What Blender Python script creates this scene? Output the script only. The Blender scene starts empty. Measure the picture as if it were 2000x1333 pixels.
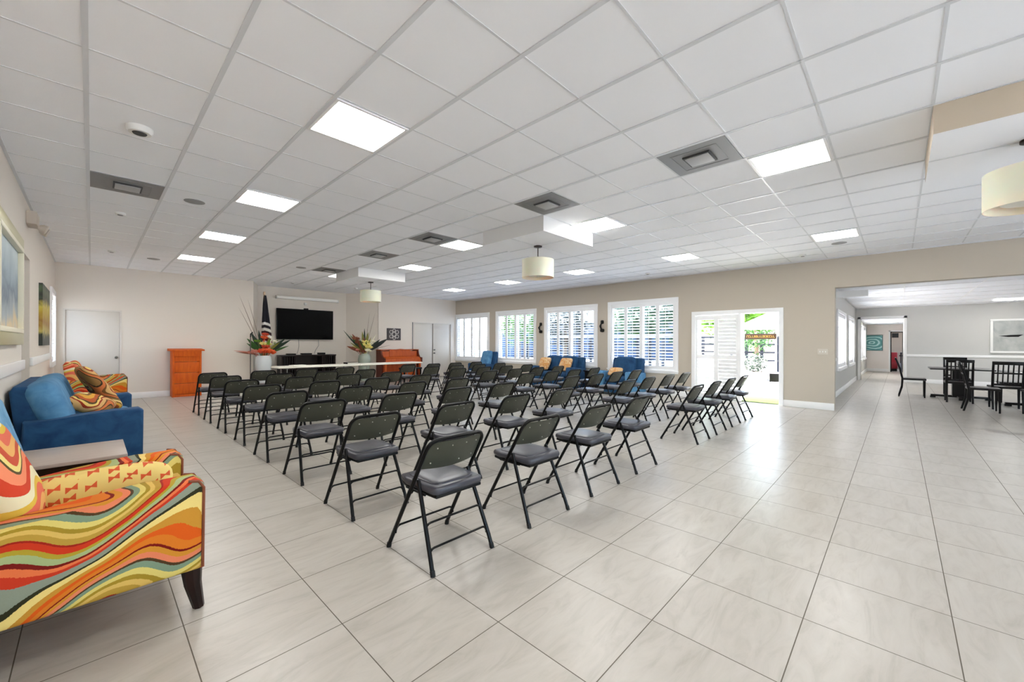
import bpy, bmesh, math, random
from mathutils import Vector, Matrix
random.seed(7)
PI = math.pi
C = bpy.context.scene.collection
H = 1.345
CEIL = 3.09
GX, GY, GS = -0.03, 1.648, 0.6096      # ceiling grid origin and pitch

# ------------------------------------------------------------------ materials
def srgb(r, g, b):
    f = lambda c: (c/255/12.92) if c/255 <= .04045 else ((c/255+.055)/1.055)**2.4
    return (f(r), f(g), f(b), 1)
def mat(name, col, rough=.6, metal=0, spec=.5, coat=0, sheen=0):
    m = bpy.data.materials.new(name); m.use_nodes = True
    p = m.node_tree.nodes['Principled BSDF']
    p.inputs['Base Color'].default_value = srgb(*col)
    p.inputs['Roughness'].default_value = rough
    p.inputs['Metallic'].default_value = metal
    p.inputs['Specular IOR Level'].default_value = spec
    p.inputs['Coat Weight'].default_value = coat
    p.inputs['Sheen Weight'].default_value = sheen
    return m
class NT:
    def __init__(s, m):
        s.m = m; s.t = m.node_tree; s.n = s.t.nodes; s.l = s.t.links; s.p = s.n['Principled BSDF']
    def node(s, t, **k):
        n = s.n.new(t)
        for a, b in k.items(): setattr(n, a, b)
        return n
    def inp(s, sock, v):
        if hasattr(v, 'is_output') or isinstance(v, bpy.types.NodeSocket): s.l.new(v, sock)
        else: sock.default_value = v
    def math(s, op, a, b=0.0, c=0.0):
        n = s.node('ShaderNodeMath', operation=op)
        for i, v in enumerate((a, b, c)): s.inp(n.inputs[i], v)
        return n.outputs[0]
    def noise(s, vec, scale, detail=3, rough=.5, dist=0):
        n = s.node('ShaderNodeTexNoise'); s.l.new(vec, n.inputs['Vector'])
        n.inputs['Scale'].default_value = scale; n.inputs['Detail'].default_value = detail
        n.inputs['Roughness'].default_value = rough; n.inputs['Distortion'].default_value = dist
        return n.outputs['Fac']
    def mapping(s, vec, scale=(1,1,1), rot=(0,0,0), loc=(0,0,0)):
        n = s.node('ShaderNodeMapping'); s.l.new(vec, n.inputs[0])
        n.inputs['Scale'].default_value = scale; n.inputs['Rotation'].default_value = rot; n.inputs['Location'].default_value = loc
        return n.outputs[0]
    def obj(s): return s.node('ShaderNodeTexCoord').outputs['Object']
    def ramp(s, fac, stops, const=False):
        n = s.node('ShaderNodeValToRGB'); cr = n.color_ramp
        if const: cr.interpolation = 'CONSTANT'
        while len(cr.elements) < len(stops): cr.elements.new(.5)
        for e, (p, c) in zip(cr.elements, stops):
            e.position = p; e.color = srgb(*c) if len(c) == 3 and max(c) > 1.01 else (c[0], c[1], c[2], 1)
        s.inp(n.inputs[0], fac); return n.outputs[0]
    def mix(s, f, a, b):
        n = s.node('ShaderNodeMix', data_type='RGBA'); s.inp(n.inputs[0], f); s.inp(n.inputs[6], a); s.inp(n.inputs[7], b)
        return n.outputs[2]
    def bump(s, h, strength=.2, dist=.01):
        n = s.node('ShaderNodeBump'); n.inputs['Strength'].default_value = strength; n.inputs['Distance'].default_value = dist
        s.l.new(h, n.inputs['Height']); s.l.new(n.outputs[0], s.p.inputs['Normal'])
    def base(s, c): s.l.new(c, s.p.inputs['Base Color'])

def wood(name, c1, c2, rough=.4, scale=(1, 1, .12)):
    m = mat(name, c1, rough, spec=.3); t = NT(m); v = t.mapping(t.obj(), scale)
    t.base(t.ramp(t.noise(v, 18, 5, .6, 1.2), [(.3, c1), (.7, c2)])); return m
def emis(name, col, st):
    m = mat(name, col); p = m.node_tree.nodes['Principled BSDF']
    p.inputs['Emission Color'].default_value = srgb(*col); p.inputs['Emission Strength'].default_value = st; return m

M = {}
def paint(name, col, rough=.65):
    m = mat(name, col, rough); t = NT(m); o = t.obj()
    n = t.noise(o, 90, 2); t.bump(n, .05, .002)
    return m
M['wall'] = paint('wall_paint', (222, 213, 202))
M['wall_backlit'] = paint('window_wall_paint', (188, 178, 163))  # wall colour darkened all over to imitate the backlit shade on this wall
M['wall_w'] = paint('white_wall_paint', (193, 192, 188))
M['beige'] = paint('beige_paint', (200, 186, 166))
M['trim'] = mat('white_trim', (238, 237, 235), .35)
M['door'] = mat('door_paint', (212, 205, 196), .45)
M['shutter'] = mat('shutter_white', (240, 240, 240), .35)
M['ceil'] = paint('ceiling_tile', (243, 244, 247), .85)
M['tbar'] = mat('grid_metal', (214, 216, 219), .38, .0, .5)
M['boxside'] = paint('soffit_white', (222, 222, 222), .7)
M['vent'] = mat('vent_grey', (133, 133, 133), .5, .3)
M['vent_d'] = mat('vent_dark', (62, 62, 62), .6)
M['panel'] = emis('lit_diffuser', (255, 254, 250), 11.0)
M['plastic_w'] = mat('white_plastic', (225, 224, 220), .4)
M['plastic_b'] = mat('black_plastic', (5, 5, 6), .4, 0, .25)
M['screen'] = mat('tv_screen', (1, 1, 2), .2, 0, .08)
M['blackmetal'] = mat('black_metal', (4, 4, 5), .36, .0, .25)
M['olive'] = mat('olive_steel', (66, 67, 56), .42, .1)
M['rivet'] = mat('rivet_steel', (170, 168, 155), .35, .6)
M['rubber'] = mat('black_rubber', (10, 10, 10), .7)
M['brass'] = mat('nickel', (120, 116, 108), .3, .8)
M['darkwood'] = wood('espresso_wood', (38, 20, 16), (22, 12, 10), .3)
M['dining'] = wood('black_wood', (14, 9, 9), (7, 5, 5), .3)
M['cherry'] = wood('cherry_wood', (216, 100, 12), (192, 74, 6), .6)
M['piano'] = wood('piano_wood', (196, 92, 34), (166, 66, 18), .45)
M['piano_d'] = wood('piano_side_wood', (104, 42, 24), (84, 30, 18), .3)
M['taupe'] = wood('taupe_top', (176, 162, 152), (164, 150, 140), .3, (.3, 3, 1))
M['tabletop'] = mat('white_laminate', (232, 228, 216), .35)
M['paper'] = mat('paper', (226, 224, 214), .7)
M['shade'] = mat('cream_shade', (226, 218, 198), .7)
_p = M['shade'].node_tree.nodes['Principled BSDF']; _p.inputs['Transmission Weight'].default_value = 0; _p.inputs['Subsurface Weight'].default_value = .3
M['shade_in'] = mat('inner_shade', (212, 200, 176), .8)
M['shade_d'] = mat('frosted_disc', (226, 224, 212), .5)
M['vase_w'] = mat('white_ceramic', (206, 210, 210), .25)
M['vase_g'] = mat('celadon_ceramic', (158, 166, 152), .25)
M['twig'] = mat('twig', (128, 112, 96), .8)
M['gold_frame'] = mat('champagne_frame', (188, 182, 142), .35, .35)
M['frame_lip'] = mat('cream_lip', (226, 220, 196), .4)
M['white_frame'] = mat('white_frame', (235, 235, 232), .4)

# floor tile
m = M['floor'] = mat('porcelain_floor', (196, 190, 180), .32, spec=.5); t = NT(m)
g = t.node('ShaderNodeNewGeometry').outputs['Position']
sx = t.node('ShaderNodeSeparateXYZ'); t.l.new(g, sx.inputs[0])
TS = .528
fx = t.math('DIVIDE', t.math('SUBTRACT', sx.outputs[0], .304), TS); fy = t.math('DIVIDE', t.math('SUBTRACT', sx.outputs[1], 1.390), TS)
def edge(f):
    fr = t.math('FRACT', f); return t.math('MINIMUM', fr, t.math('SUBTRACT', 1, fr))
ed = t.math('MINIMUM', edge(fx), edge(fy))
grout = t.math('LESS_THAN', ed, .0042)
cell = t.node('ShaderNodeCombineXYZ'); t.l.new(t.math('FLOOR', fx), cell.inputs[0]); t.l.new(t.math('FLOOR', fy), cell.inputs[1])
wn = t.node('ShaderNodeTexWhiteNoise', noise_dimensions='3D'); t.l.new(cell.outputs[0], wn.inputs['Vector'])
off = t.node('ShaderNodeVectorMath', operation='SCALE'); t.l.new(wn.outputs['Color'], off.inputs[0]); off.inputs['Scale'].default_value = 30
vv = t.node('ShaderNodeVectorMath', operation='ADD'); t.l.new(g, vv.inputs[0]); t.l.new(off.outputs[0], vv.inputs[1])
ve = t.mapping(vv.outputs[0], (1.6, 6.5, 1), (0, 0, .22))
n1 = t.noise(ve, 1.6, 6, .62, 1.4)
n2 = t.noise(t.mapping(vv.outputs[0], (.9, 3.2, 1), (0, 0, -.12)), 1.1, 3, .5, .8)
c1 = t.ramp(n1, [(.28, (152, 144, 132)), (.5, (177, 170, 160)), (.72, (188, 182, 173))])
c2 = t.ramp(n2, [(.3, (166, 160, 151)), (.7, (184, 179, 171))])
cc = t.mix(.45, c1, c2)
t.base(t.mix(grout, cc, srgb(92, 84, 72)))
rr = t.math('ADD', t.math('MULTIPLY', n1, .06), .277); rr = t.math('ADD', rr, t.math('MULTIPLY', grout, .5))
t.l.new(rr, t.p.inputs['Roughness'])
t.bump(t.math('SUBTRACT', 1, grout), .25, .002)

# grey vinyl seats
m = M['vinyl'] = mat('grey_vinyl', (60, 60, 68), .3); t = NT(m); t.bump(t.noise(t.obj(), 220, 2), .05, .001)
# blue velvet
def velvet(name, a, b):
    m = mat(name, a, .75, sheen=.12, spec=.25); t = NT(m)
    m.node_tree.nodes['Principled BSDF'].inputs['Sheen Tint'].default_value = srgb(120, 160, 200)
    t.base(t.ramp(t.noise(t.obj(), 7, 4, .55, .6), [(.3, a), (.7, b)])); t.bump(t.noise(t.obj(), 300, 2), .1, .002); return m
M['blue'] = velvet('blue_velvet', (18, 52, 88), (34, 76, 114))
M['blue_lit'] = velvet('lit_blue_velvet', (96, 148, 186), (134, 178, 208))  # same blue velvet, lightened in colour to stand for light falling on it
M['blue_m'] = velvet('mid_blue_velvet', (60, 108, 148), (92, 142, 178))
# wavy stripe fabric
WAVE = [(170,38,22),(198,158,62),(222,192,100),(178,146,44),(226,204,120),(136,158,130),(86,60,32),(232,138,98),(214,150,46),(134,20,14),(222,128,34),(224,98,22),(204,152,52),(240,212,134),(52,50,28),(150,156,136),(204,60,32),(234,124,70),(130,24,16),(176,190,132),(188,164,48),(204,58,26)]
def wavy(name, pal, a=2.25, sl=.42, amp=.095, freq=12.5, wscale=1.0):
    pal = [tuple(v*.9 if v < 200 else v*.95 for v in c) for c in pal]; m = mat(name, pal[0], .85, spec=.2); t = NT(m); o = t.obj()
    s = t.node('ShaderNodeSeparateXYZ'); t.l.new(o, s.inputs[0])
    x, y, z = s.outputs
    q = t.math('ADD', t.math('MULTIPLY', x, -sl), z)
    q = t.math('ADD', q, t.math('MULTIPLY', y, .35))
    w = t.math('SINE', t.math('ADD', t.math('MULTIPLY', t.math('ADD', x, t.math('MULTIPLY', z, -.7)), freq), t.math('MULTIPLY', y, 9)))
    w2 = t.math('SINE', t.math('ADD', t.math('MULTIPLY', x, freq*.5), t.math('MULTIPLY', z, 6)))
    q = t.math('ADD', q, t.math('MULTIPLY', w, -amp*.62)); q = t.math('ADD', q, t.math('MULTIPLY', w2, -amp*.4))
    nz = t.noise(o, 3.2, 1.5); q = t.math('ADD', q, t.math('MULTIPLY', nz, .10))
    fz = t.noise(o, 160, 1); q = t.math('ADD', q, t.math('MULTIPLY', fz, .004))
    f = t.math('FRACT', t.math('MULTIPLY', q, a))
    random.seed(len(name)); wd = [random.uniform(.6, 1.5)*(.45 if sum(c) < 250 else 1) for c in pal]; tot = sum(wd)
    st = []; acc = 0
    for c, k in zip(pal, wd): st.append((acc/tot, c)); acc += k
    t.base(t.ramp(f, st, True)); t.bump(fz, .15, .003); return m
M['wavy'] = wavy('wavy_stripe_fabric', WAVE)
P2 = [(120,78,40),(214,176,112),(160,52,28),(236,200,120),(86,66,36),(196,96,44),(222,172,66),(132,112,60),(180,44,26),(240,222,160),(150,110,62),(58,48,30),(206,120,66)]
M['wavy_p'] = wavy('brown_wavy_fabric', P2, 3.0, .1, .11, 15)
P3 = [(204,92,64),(236,188,112),(226,118,92),(222,196,76),(232,224,196),(210,74,46),(240,150,110),(98,82,48),(236,214,140)]
M['wavy_back'] = wavy('coral_wavy_fabric', P3, 2.0, .3, .16, 9)
# butterfly cushion
m = M['butterfly'] = mat('butterfly_fabric', (226, 200, 120), .85); t = NT(m); o = t.obj()
v = t.node('ShaderNodeTexVoronoi'); v.inputs['Scale'].default_value = 14; v.inputs['Randomness'].default_value = .55; t.l.new(t.mapping(o, (1, .02, 1)), v.inputs['Vector'])
pv = t.node('ShaderNodeVectorMath', operation='SUBTRACT'); t.l.new(t.mapping(o, (14, .28, 14)), pv.inputs[0])
sc = t.node('ShaderNodeVectorMath', operation='SCALE'); t.l.new(v.outputs['Position'], sc.inputs[0]); sc.inputs['Scale'].default_value = 14
v2 = v.outputs['Position']; t.l.new(sc.outputs[0], pv.inputs[1])
sp = t.node('ShaderNodeSeparateXYZ'); t.l.new(pv.outputs[0], sp.inputs[0])
ax_ = t.math('ABSOLUTE', sp.outputs[0]); az_ = t.math('ABSOLUTE', t.math('SUBTRACT', sp.outputs[2], t.math('MULTIPLY', sp.outputs[0], .35)))
wing = t.math('MULTIPLY', t.math('LESS_THAN', ax_, .30), t.math('LESS_THAN', az_, t.math('ADD', .05, t.math('MULTIPLY', ax_, .62))))
t.base(t.mix(wing, srgb(224, 198, 118), srgb(206, 84, 38)))
# gold cushions
m = M['goldpat'] = mat('gold_pattern_fabric', (204, 156, 90), .85); t = NT(m)
t.base(t.ramp(t.noise(t.obj(), 14, 4, .6, 1.5), [(.38, (206, 160, 88)), (.48, (186, 112, 60)), (.55, (226, 206, 160)), (.66, (166, 98, 52))]))
def abstract(name, stops, scale=3, rot=0, mp=(1,1,1), dist=1.5, axis=None):
    m = mat(name, (200,200,200), .5); t = NT(m); v = t.mapping(t.obj(), mp)
    t.base(t.ramp(t.noise(v, scale, 4, .55, dist), stops)); return m
M['art_big'] = mat('painting_canvas', (160, 180, 190), .5); t = NT(M['art_big']); o = t.obj(); s = t.node('ShaderNodeSeparateXYZ'); t.l.new(o, s.inputs[0])
q = t.math('ADD', t.math('MULTIPLY', t.math('ADD', s.outputs[2], .45), .7), t.math('MULTIPLY', t.noise(o, 2.2, 4, .55, 1), .45))
t.base(t.ramp(q, [(.02, (176, 180, 182)), (.16, (196, 196, 190)), (.28, (222, 200, 160)), (.36, (168, 178, 182)), (.5, (104, 120, 136)), (.62, (150, 168, 178)), (.85, (188, 202, 206)), (1, (126, 146, 136))]))
m = M['art_yellow'] = mat('yellow_canvas', (190, 170, 60), .5); t = NT(m); o = t.obj(); s = t.node('ShaderNodeSeparateXYZ'); t.l.new(o, s.inputs[0])
q = t.math('ADD', t.math('ADD', s.outputs[2], .40), t.math('MULTIPLY', t.noise(o, 5, 3, .5, 1), .3))
t.base(t.ramp(q, [(.12, (26, 34, 26)), (.22, (40, 52, 34)), (.3, (190, 176, 90)), (.42, (146, 104, 22)), (.62, (186, 162, 44)), (.72, (196, 180, 70)), (.82, (30, 34, 26)), (.95, (70, 92, 60)), (1, (30, 40, 30))]))
m = M['art_teal'] = mat('teal_canvas', (90, 160, 160), .5); t = NT(m); o = t.obj(); w = t.node('ShaderNodeTexWave', wave_type='RINGS', rings_direction='X'); t.l.new(t.mapping(o, (1, 1.2, 2)), w.inputs[0]); w.inputs['Scale'].default_value = 1.4; w.inputs['Distortion'].default_value = 5; w.inputs['Detail'].default_value = 3
t.base(t.ramp(w.outputs['Fac'], [(0, (86, 150, 148)), (.6, (112, 178, 176)), (.9, (170, 216, 216)), (1, (205, 236, 234))]))
M['art_grey'] = abstract('grey_canvas', [(.3, (150, 154, 152)), (.7, (186, 188, 184))], 2)
M['green1'] = mat('leaf_light', (96, 140, 30), .6); M['green2'] = mat('leaf_mid', (44, 86, 26), .6); M['green3'] = mat('leaf_dark', (18, 40, 22), .55)
M['bark'] = mat('bark', (104, 88, 70), .9)
M['patio'] = mat('pale_patio', (236, 234, 230), .7)
M['turf'] = mat('lime_turf', (78, 96, 2), .9)
M['fence'] = mat('dark_fence', (16, 22, 36), .5); M['stone'] = mat('pale_stone', (196, 188, 178), .8)
M['canvas_w'] = mat('umbrella_canvas', (245, 246, 246), .8); M['planter'] = mat('planter', (120, 102, 96), .7)
M['bluehouse'] = mat('blue_siding', (52, 78, 108), .7); M['orange'] = mat('orange_petal', (222, 92, 40), .6)
M['red_o'] = mat('coral_petal', (198, 66, 34), .6); M['yellow'] = mat('yellow_petal', (232, 218, 128), .6); M['rust'] = mat('rust_leaf', (122, 62, 34), .65)
M['pinkish'] = mat('pink_twig', (206, 128, 110), .6); M['cream'] = mat('cream_petal', (232, 226, 200), .6); M['blackleaf'] = mat('black_leaf', (24, 30, 24), .5)
M['yell_leaf'] = mat('olive_leaf', (120, 116, 40), .6)
M['carpet_red'] = mat('red_vinyl', (150, 20, 34), .4); M['pinkwall'] = paint('corridor_paint', (236, 227, 220)); M['brownwall'] = paint('back_room_paint', (150, 138, 128))
M['conc'] = mat('recess_grey', (178, 170, 160), .7)  # plain grey-beige for the recessed door in the left wall
# glass
m = M['glass'] = bpy.data.materials.new('window_glass'); m.use_nodes = True; nt = m.node_tree; nt.nodes.clear()
o = nt.nodes.new('ShaderNodeOutputMaterial'); mx = nt.nodes.new('ShaderNodeMixShader'); tr = nt.nodes.new('ShaderNodeBsdfTransparent'); gl = nt.nodes.new('ShaderNodeBsdfGlossy')
gl.inputs['Roughness'].default_value = .02; tr.inputs[0].default_value = (.96, .98, .98, 1); mx.inputs[0].default_value = .06
nt.links.new(tr.outputs[0], mx.inputs[1]); nt.links.new(gl.outputs[0], mx.inputs[2]); nt.links.new(mx.outputs[0], o.inputs[0])
m = M['glass_t'] = M['glass'].copy(); m.name = 'tinted_glass'; m.node_tree.nodes['Transparent BSDF'].inputs[0].default_value = (.62, .67, .72, 1)
# flag
m = M['flag'] = mat('flag_cloth', (30, 30, 50), .8); t = NT(m); o = t.obj(); s = t.node('ShaderNodeSeparateXYZ'); t.l.new(o, s.inputs[0])
zz = t.math('ADD', s.outputs[2], t.math('MULTIPLY', t.math('ABSOLUTE', s.outputs[0]), .35))
t.base(t.ramp(t.math('MULTIPLY', zz, .5), [(0, (120, 26, 26)), (.13, (225, 220, 210)), (.18, (110, 22, 26)), (.24, (228, 222, 212)), (.285, (50, 20, 26)), (.33, (230, 226, 216)), (.375, (24, 16, 26)), (.415, (230, 226, 220)), (.455, (12, 13, 26))], True))

# ------------------------------------------------------------------ mesh helpers
class MB:
    def __init__(s): s.b = bmesh.new(); s.mi = 0
    def _fin(s, geom_faces):
        for f in geom_faces: f.material_index = s.mi
    def box(s, x0, x1, y0, y1, z0, z1, bev=0, seg=2, M4=None):
        n0 = len(s.b.faces)
        r = bmesh.ops.create_cube(s.b, size=1)
        vs = r['verts']
        for v in vs:
            v.co = Vector(((x0+x1)/2+v.co.x*(x1-x0), (y0+y1)/2+v.co.y*(y1-y0), (z0+z1)/2+v.co.z*(z1-z0)))
        if bev:
            es = list({e for v in vs for e in v.link_edges})
            r = bmesh.ops.bevel(s.b, geom=es, offset=bev, segments=seg, profile=.5, affect='EDGES')
            vs = r['verts']
            fs = {f for v in vs for f in v.link_faces}; vs = {v for f in fs for v in f.verts}
        if M4 is not None:
            for v in vs: v.co = M4 @ v.co
        for f in {f for v in vs for f in v.link_faces}: f.material_index = s.mi
        return s
    def tube(s, pts, r, n=8, caps=True):
        pts = [Vector(p) for p in pts]; rings = []
        rs = r if isinstance(r, (list, tuple)) else [r]*len(pts)
        up = None
        for i, p in enumerate(pts):
            if i == 0: d = pts[1]-p
            elif i == len(pts)-1: d = p-pts[i-1]
            else: d = (pts[i+1]-p).normalized()+(p-pts[i-1]).normalized()
            d.normalize()
            if up is None:
                a = Vector((0, 0, 1)) if abs(d.z) < .9 else Vector((1, 0, 0)); up = a
            u = d.cross(up)
            if u.length < 1e-4: u = d.orthogonal()
            u.normalize(); w = u.cross(d); up = w
            rings.append([s.b.verts.new(p+(u*math.cos(2*PI*k/n)+w*math.sin(2*PI*k/n))*rs[i]) for k in range(n)])
        fs = []
        for a, b in zip(rings, rings[1:]):
            for k in range(n): fs.append(s.b.faces.new((a[k], a[(k+1) % n], b[(k+1) % n], b[k])))
        if caps: fs += [s.b.faces.new(rings[0][::-1]), s.b.faces.new(rings[-1])]
        s._fin(fs); return s
    def lathe(s, prof, c=(0, 0, 0), n=20, cap=True):
        rings = []
        for r, z in prof: rings.append([s.b.verts.new((c[0]+r*math.cos(2*PI*k/n), c[1]+r*math.sin(2*PI*k/n), c[2]+z)) for k in range(n)])
        fs = []
        for a, b in zip(rings, rings[1:]):
            for k in range(n): fs.append(s.b.faces.new((a[k], a[(k+1) % n], b[(k+1) % n], b[k])))
        if cap: fs += [s.b.faces.new(rings[0][::-1]), s.b.faces.new(rings[-1])]
        s._fin(fs); return s
    def prism(s, poly, axis, a, b, bev=0):
        # poly of 2D points; axis 'x': (y,z), 'y': (x,z), 'z': (x,y)
        def P(p, t): return {'x': (t, p[0], p[1]), 'y': (p[0], t, p[1]), 'z': (p[0], p[1], t)}[axis]
        A = [s.b.verts.new(P(p, a)) for p in poly]; B = [s.b.verts.new(P(p, b)) for p in poly]
        fs = [s.b.faces.new(A), s.b.faces.new(B[::-1])]
        n = len(poly)
        for k in range(n): fs.append(s.b.faces.new((A[k], B[k], B[(k+1) % n], A[(k+1) % n])))
        s._fin(fs)
        if bev:
            es = list({e for f in fs[:2] for e in f.edges})
            r = bmesh.ops.bevel(s.b, geom=es, offset=bev, segments=3, profile=.5, affect='EDGES')
            for f in r['faces']: f.material_index = s.mi
        return s
    def puff(s, w, d, h, c=(0, 0, 0), e1=.45, n=14, M4=None, pinch=0):
        # superellipsoid cushion: w (x), d (y), h (z)
        def sg(v, e): return math.copysign(abs(v)**e, v)
        rings = []
        for i in range(1, n):
            ph = -PI/2+PI*i/n; rg = []
            for k in range(2*n):
                th = 2*PI*k/(2*n)
                cx, sy = sg(math.cos(th), .32), sg(math.sin(th), .32)
                cr = sg(math.cos(ph), e1); z = sg(math.sin(ph), .8)
                if pinch: z *= 1-pinch*(abs(cx*sy)**2)
                rg.append(Vector((w/2*cr*cx, d/2*cr*sy, h/2*z)))
            rings.append(rg)
        T = M4 if M4 is not None else Matrix.Translation(c)
        R = [[s.b.verts.new(T @ p) for p in rg] for rg in rings]
        b0 = s.b.verts.new(T @ Vector((0, 0, -h/2))); t0 = s.b.verts.new(T @ Vector((0, 0, h/2)))
        fs = []; m_ = 2*n
        for a, b in zip(R, R[1:]):
            for k in range(m_): fs.append(s.b.faces.new((a[k], a[(k+1) % m_], b[(k+1) % m_], b[k])))
        for k in range(m_):
            fs.append(s.b.faces.new((b0, R[0][(k+1) % m_], R[0][k]))); fs.append(s.b.faces.new((t0, R[-1][k], R[-1][(k+1) % m_])))
        s._fin(fs); return s
    def build(s, name, mats, parent=None, sharp=35, flat=False):
        me = bpy.data.meshes.new(name)
        bmesh.ops.recalc_face_normals(s.b, faces=s.b.faces)
        s.b.to_mesh(me); s.b.free()
        if not isinstance(mats, (list, tuple)): mats = [mats]
        for m_ in mats: me.materials.append(m_)
        if not flat:
            me.polygons.foreach_set('use_smooth', [True]*len(me.polygons))
            me.set_sharp_from_angle(angle=math.radians(sharp))
        o = bpy.data.objects.new(name, me); C.objects.link(o)
        if parent: o.parent = parent
        return o
def tag(o, label, cat, group=None, kind=None):
    o['label'] = label; o['category'] = cat
    if group: o['group'] = group
    if kind: o['kind'] = kind
    return o
def thing(name, label, cat, loc=(0, 0, 0), rz=0, group=None):
    o = bpy.data.objects.new(name, None); C.objects.link(o); o.empty_display_size = .1
    o.location = loc; o.rotation_euler = (0, 0, rz); return tag(o, label, cat, group)
def struct(o): o['kind'] = 'structure'; return o
def kids(o): return [c for c in bpy.data.objects if c.parent == o]
def dup(root, loc, rz, label, group=None, tree=None):
    tree = tree or TREE[root.name]
    r = root.copy(); C.objects.link(r); r.location = loc; r.rotation_euler = (0, 0, rz); r['label'] = label
    if group: r['group'] = group
    for ch, gs in tree:
        c = ch.copy(); C.objects.link(c); c.parent = r
        for g_ in gs: d = g_.copy(); C.objects.link(d); d.parent = c
    return r
TREE = {}
def reg(root): TREE[root.name] = [(c, kids(c)) for c in kids(root)]
def Rm(ax, deg): return Matrix.Rotation(math.radians(deg), 4, ax)
def T(*p): return Matrix.Translation(p)

# ------------------------------------------------------------------ room shell
def wall_grid(mb, axis, p0, p1, a0, a1, z0, z1, holes):
    As = sorted({a0, a1, *[h[0] for h in holes], *[h[1] for h in holes]}); Zs = sorted({z0, z1, *[h[2] for h in holes], *[h[3] for h in holes]})
    for i in range(len(As)-1):
        zrun = None
        for k in range(len(Zs)-1):
            am, zm = (As[i]+As[i+1])/2, (Zs[k]+Zs[k+1])/2
            if any(h[0] < am < h[1] and h[2] < zm < h[3] for h in holes): continue
            if axis == 'x': mb.box(p0, p1, As[i], As[i+1], Zs[k], Zs[k+1])
            else: mb.box(As[i], As[i+1], p0, p1, Zs[k], Zs[k+1])
YF = -7.0
mb = MB(); mb.box(-.76, 10.6, YF-.2, 14.4, -.1, 0); mb.box(10.6, 30.2, YF-.2, 1.35, -.1, 0)
struct(mb.build('floor', M['floor'], flat=True))
# ceiling: slabs, recessed behind metal grid
mb = MB(); mb.box(-.76, 10.6, YF-.2, 14.4, CEIL, CEIL+.1)
ceiling = struct(mb.build('ceiling', M['ceil'], flat=True))
mb = MB()
i = 0
while GX+GS*i < 10.4:
    x = GX+GS*i; mb.box(x-.014, x+.014, YF, 13.2, CEIL-.007, CEIL); i += 1
for j in range(-14, 19):
    y = GY+GS*j; mb.box(-.56, 10.4, y-.008, y+.008, CEIL-.0025, CEIL)
mb.box(-.56, -.535, YF, 13.2, CEIL-.012, CEIL); mb.box(10.375, 10.4, YF, 13.2, CEIL-.012, CEIL)
struct(mb.build('trim_1', M['tbar'], flat=True))
# left wall
LW = -.56
mb = MB(); wall_grid(mb, 'x', LW-.2, LW, YF, 13.4, 0, CEIL, [(7.29, 8.17, -.01, 2.41), (11.85, 13.0, .93, 2.34)])
struct(mb.build('wall_left', M['wall'], flat=True))
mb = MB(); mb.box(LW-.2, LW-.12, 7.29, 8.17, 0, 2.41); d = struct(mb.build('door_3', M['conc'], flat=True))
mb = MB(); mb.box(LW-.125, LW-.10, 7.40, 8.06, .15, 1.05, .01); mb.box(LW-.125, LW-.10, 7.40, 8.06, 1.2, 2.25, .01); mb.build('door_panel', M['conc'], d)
mb = MB(); mb.tube([(LW-.12, 7.38, 1.0), (LW-.05, 7.38, 1.0)], .02); mb.build('door_knob', M['brass'], d)
# back wall + alcove
BW = 13.2
mb = MB(); wall_grid(mb, 'y', BW, BW+.2, -.76, 3.17, 0, CEIL, [(-.44, .49, -.01, 2.09)])
struct(mb.build('wall_back', M['wall'], flat=True))
mb = MB(); mb.prism([(3.17, BW), (3.5, 14.1), (3.4, 14.3), (3.05, 13.4)], 'z', 0, CEIL); struct(mb.build('wall_alcove_left', M['wall'], flat=True))
mb = MB(); mb.box(3.4, 6.3, 14.1, 14.3, 0, CEIL); struct(mb.build('wall_alcove_back', M['wall'], flat=True))
mb = MB(); mb.prism([(6.22, 14.1), (6.98, BW+.05), (7.15, BW+.2), (6.3, 14.3)], 'z', 0, CEIL); struct(mb.build('wall_alcove_right', M['wall'], flat=True))
mb = MB(); wall_grid(mb, 'y', BW, BW+.2, 6.98, 10.6, 0, CEIL, [(8.42, 10.18, -.01, 2.14)])
struct(mb.build('wall_back', M['wall'], flat=True))
def slab_door(n, x0, x1, zt, knobs, mid=None):
    mb = MB()
    for a, b in (((x0, x1),) if mid is None else ((x0, mid-.003), (mid+.003, x1))): mb.box(a+.035, b-.003 if mid and a == x0 else b-.035, BW+.03, BW+.075, .01, zt-.035, .004)
    d = struct(mb.build('door_%d' % n, M['door']))
    mb = MB(); w = .035
    mb.box(x0, x0+w, BW-.012, BW+.12, 0, zt-w); mb.box(x1-w, x1, BW-.012, BW+.12, 0, zt-w); mb.box(x0, x1, BW-.012, BW+.12, zt-w, zt)
    mb.build('door_frame', M['door'], d, flat=True)
    mb = MB(); mb.box(x0-.2, x1+.2, BW+.21, BW+.26, 0, 2.4); mb.build('backing', M['door'], d, flat=True)  # unseen sheet added behind the door to stop light leaking through its gaps
    for kx, kz in knobs:
        mb = MB(); mb.lathe([(.028, 0), (.028, .01), (.012, .015), (.012, .03), (.028, .04), (.03, .055), (.012, .065)], n=14)
        k = mb.build('door_knob', M['brass'], d); k.location = (kx, BW+.03, kz); k.rotation_euler = (PI/2, 0, 0)
slab_door(1, -.44, .49, 2.09, [(.40, .99)])
slab_door(2, 8.42, 10.18, 2.14, [(9.35, 1.08), (9.35, .95)], 9.27)
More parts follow.
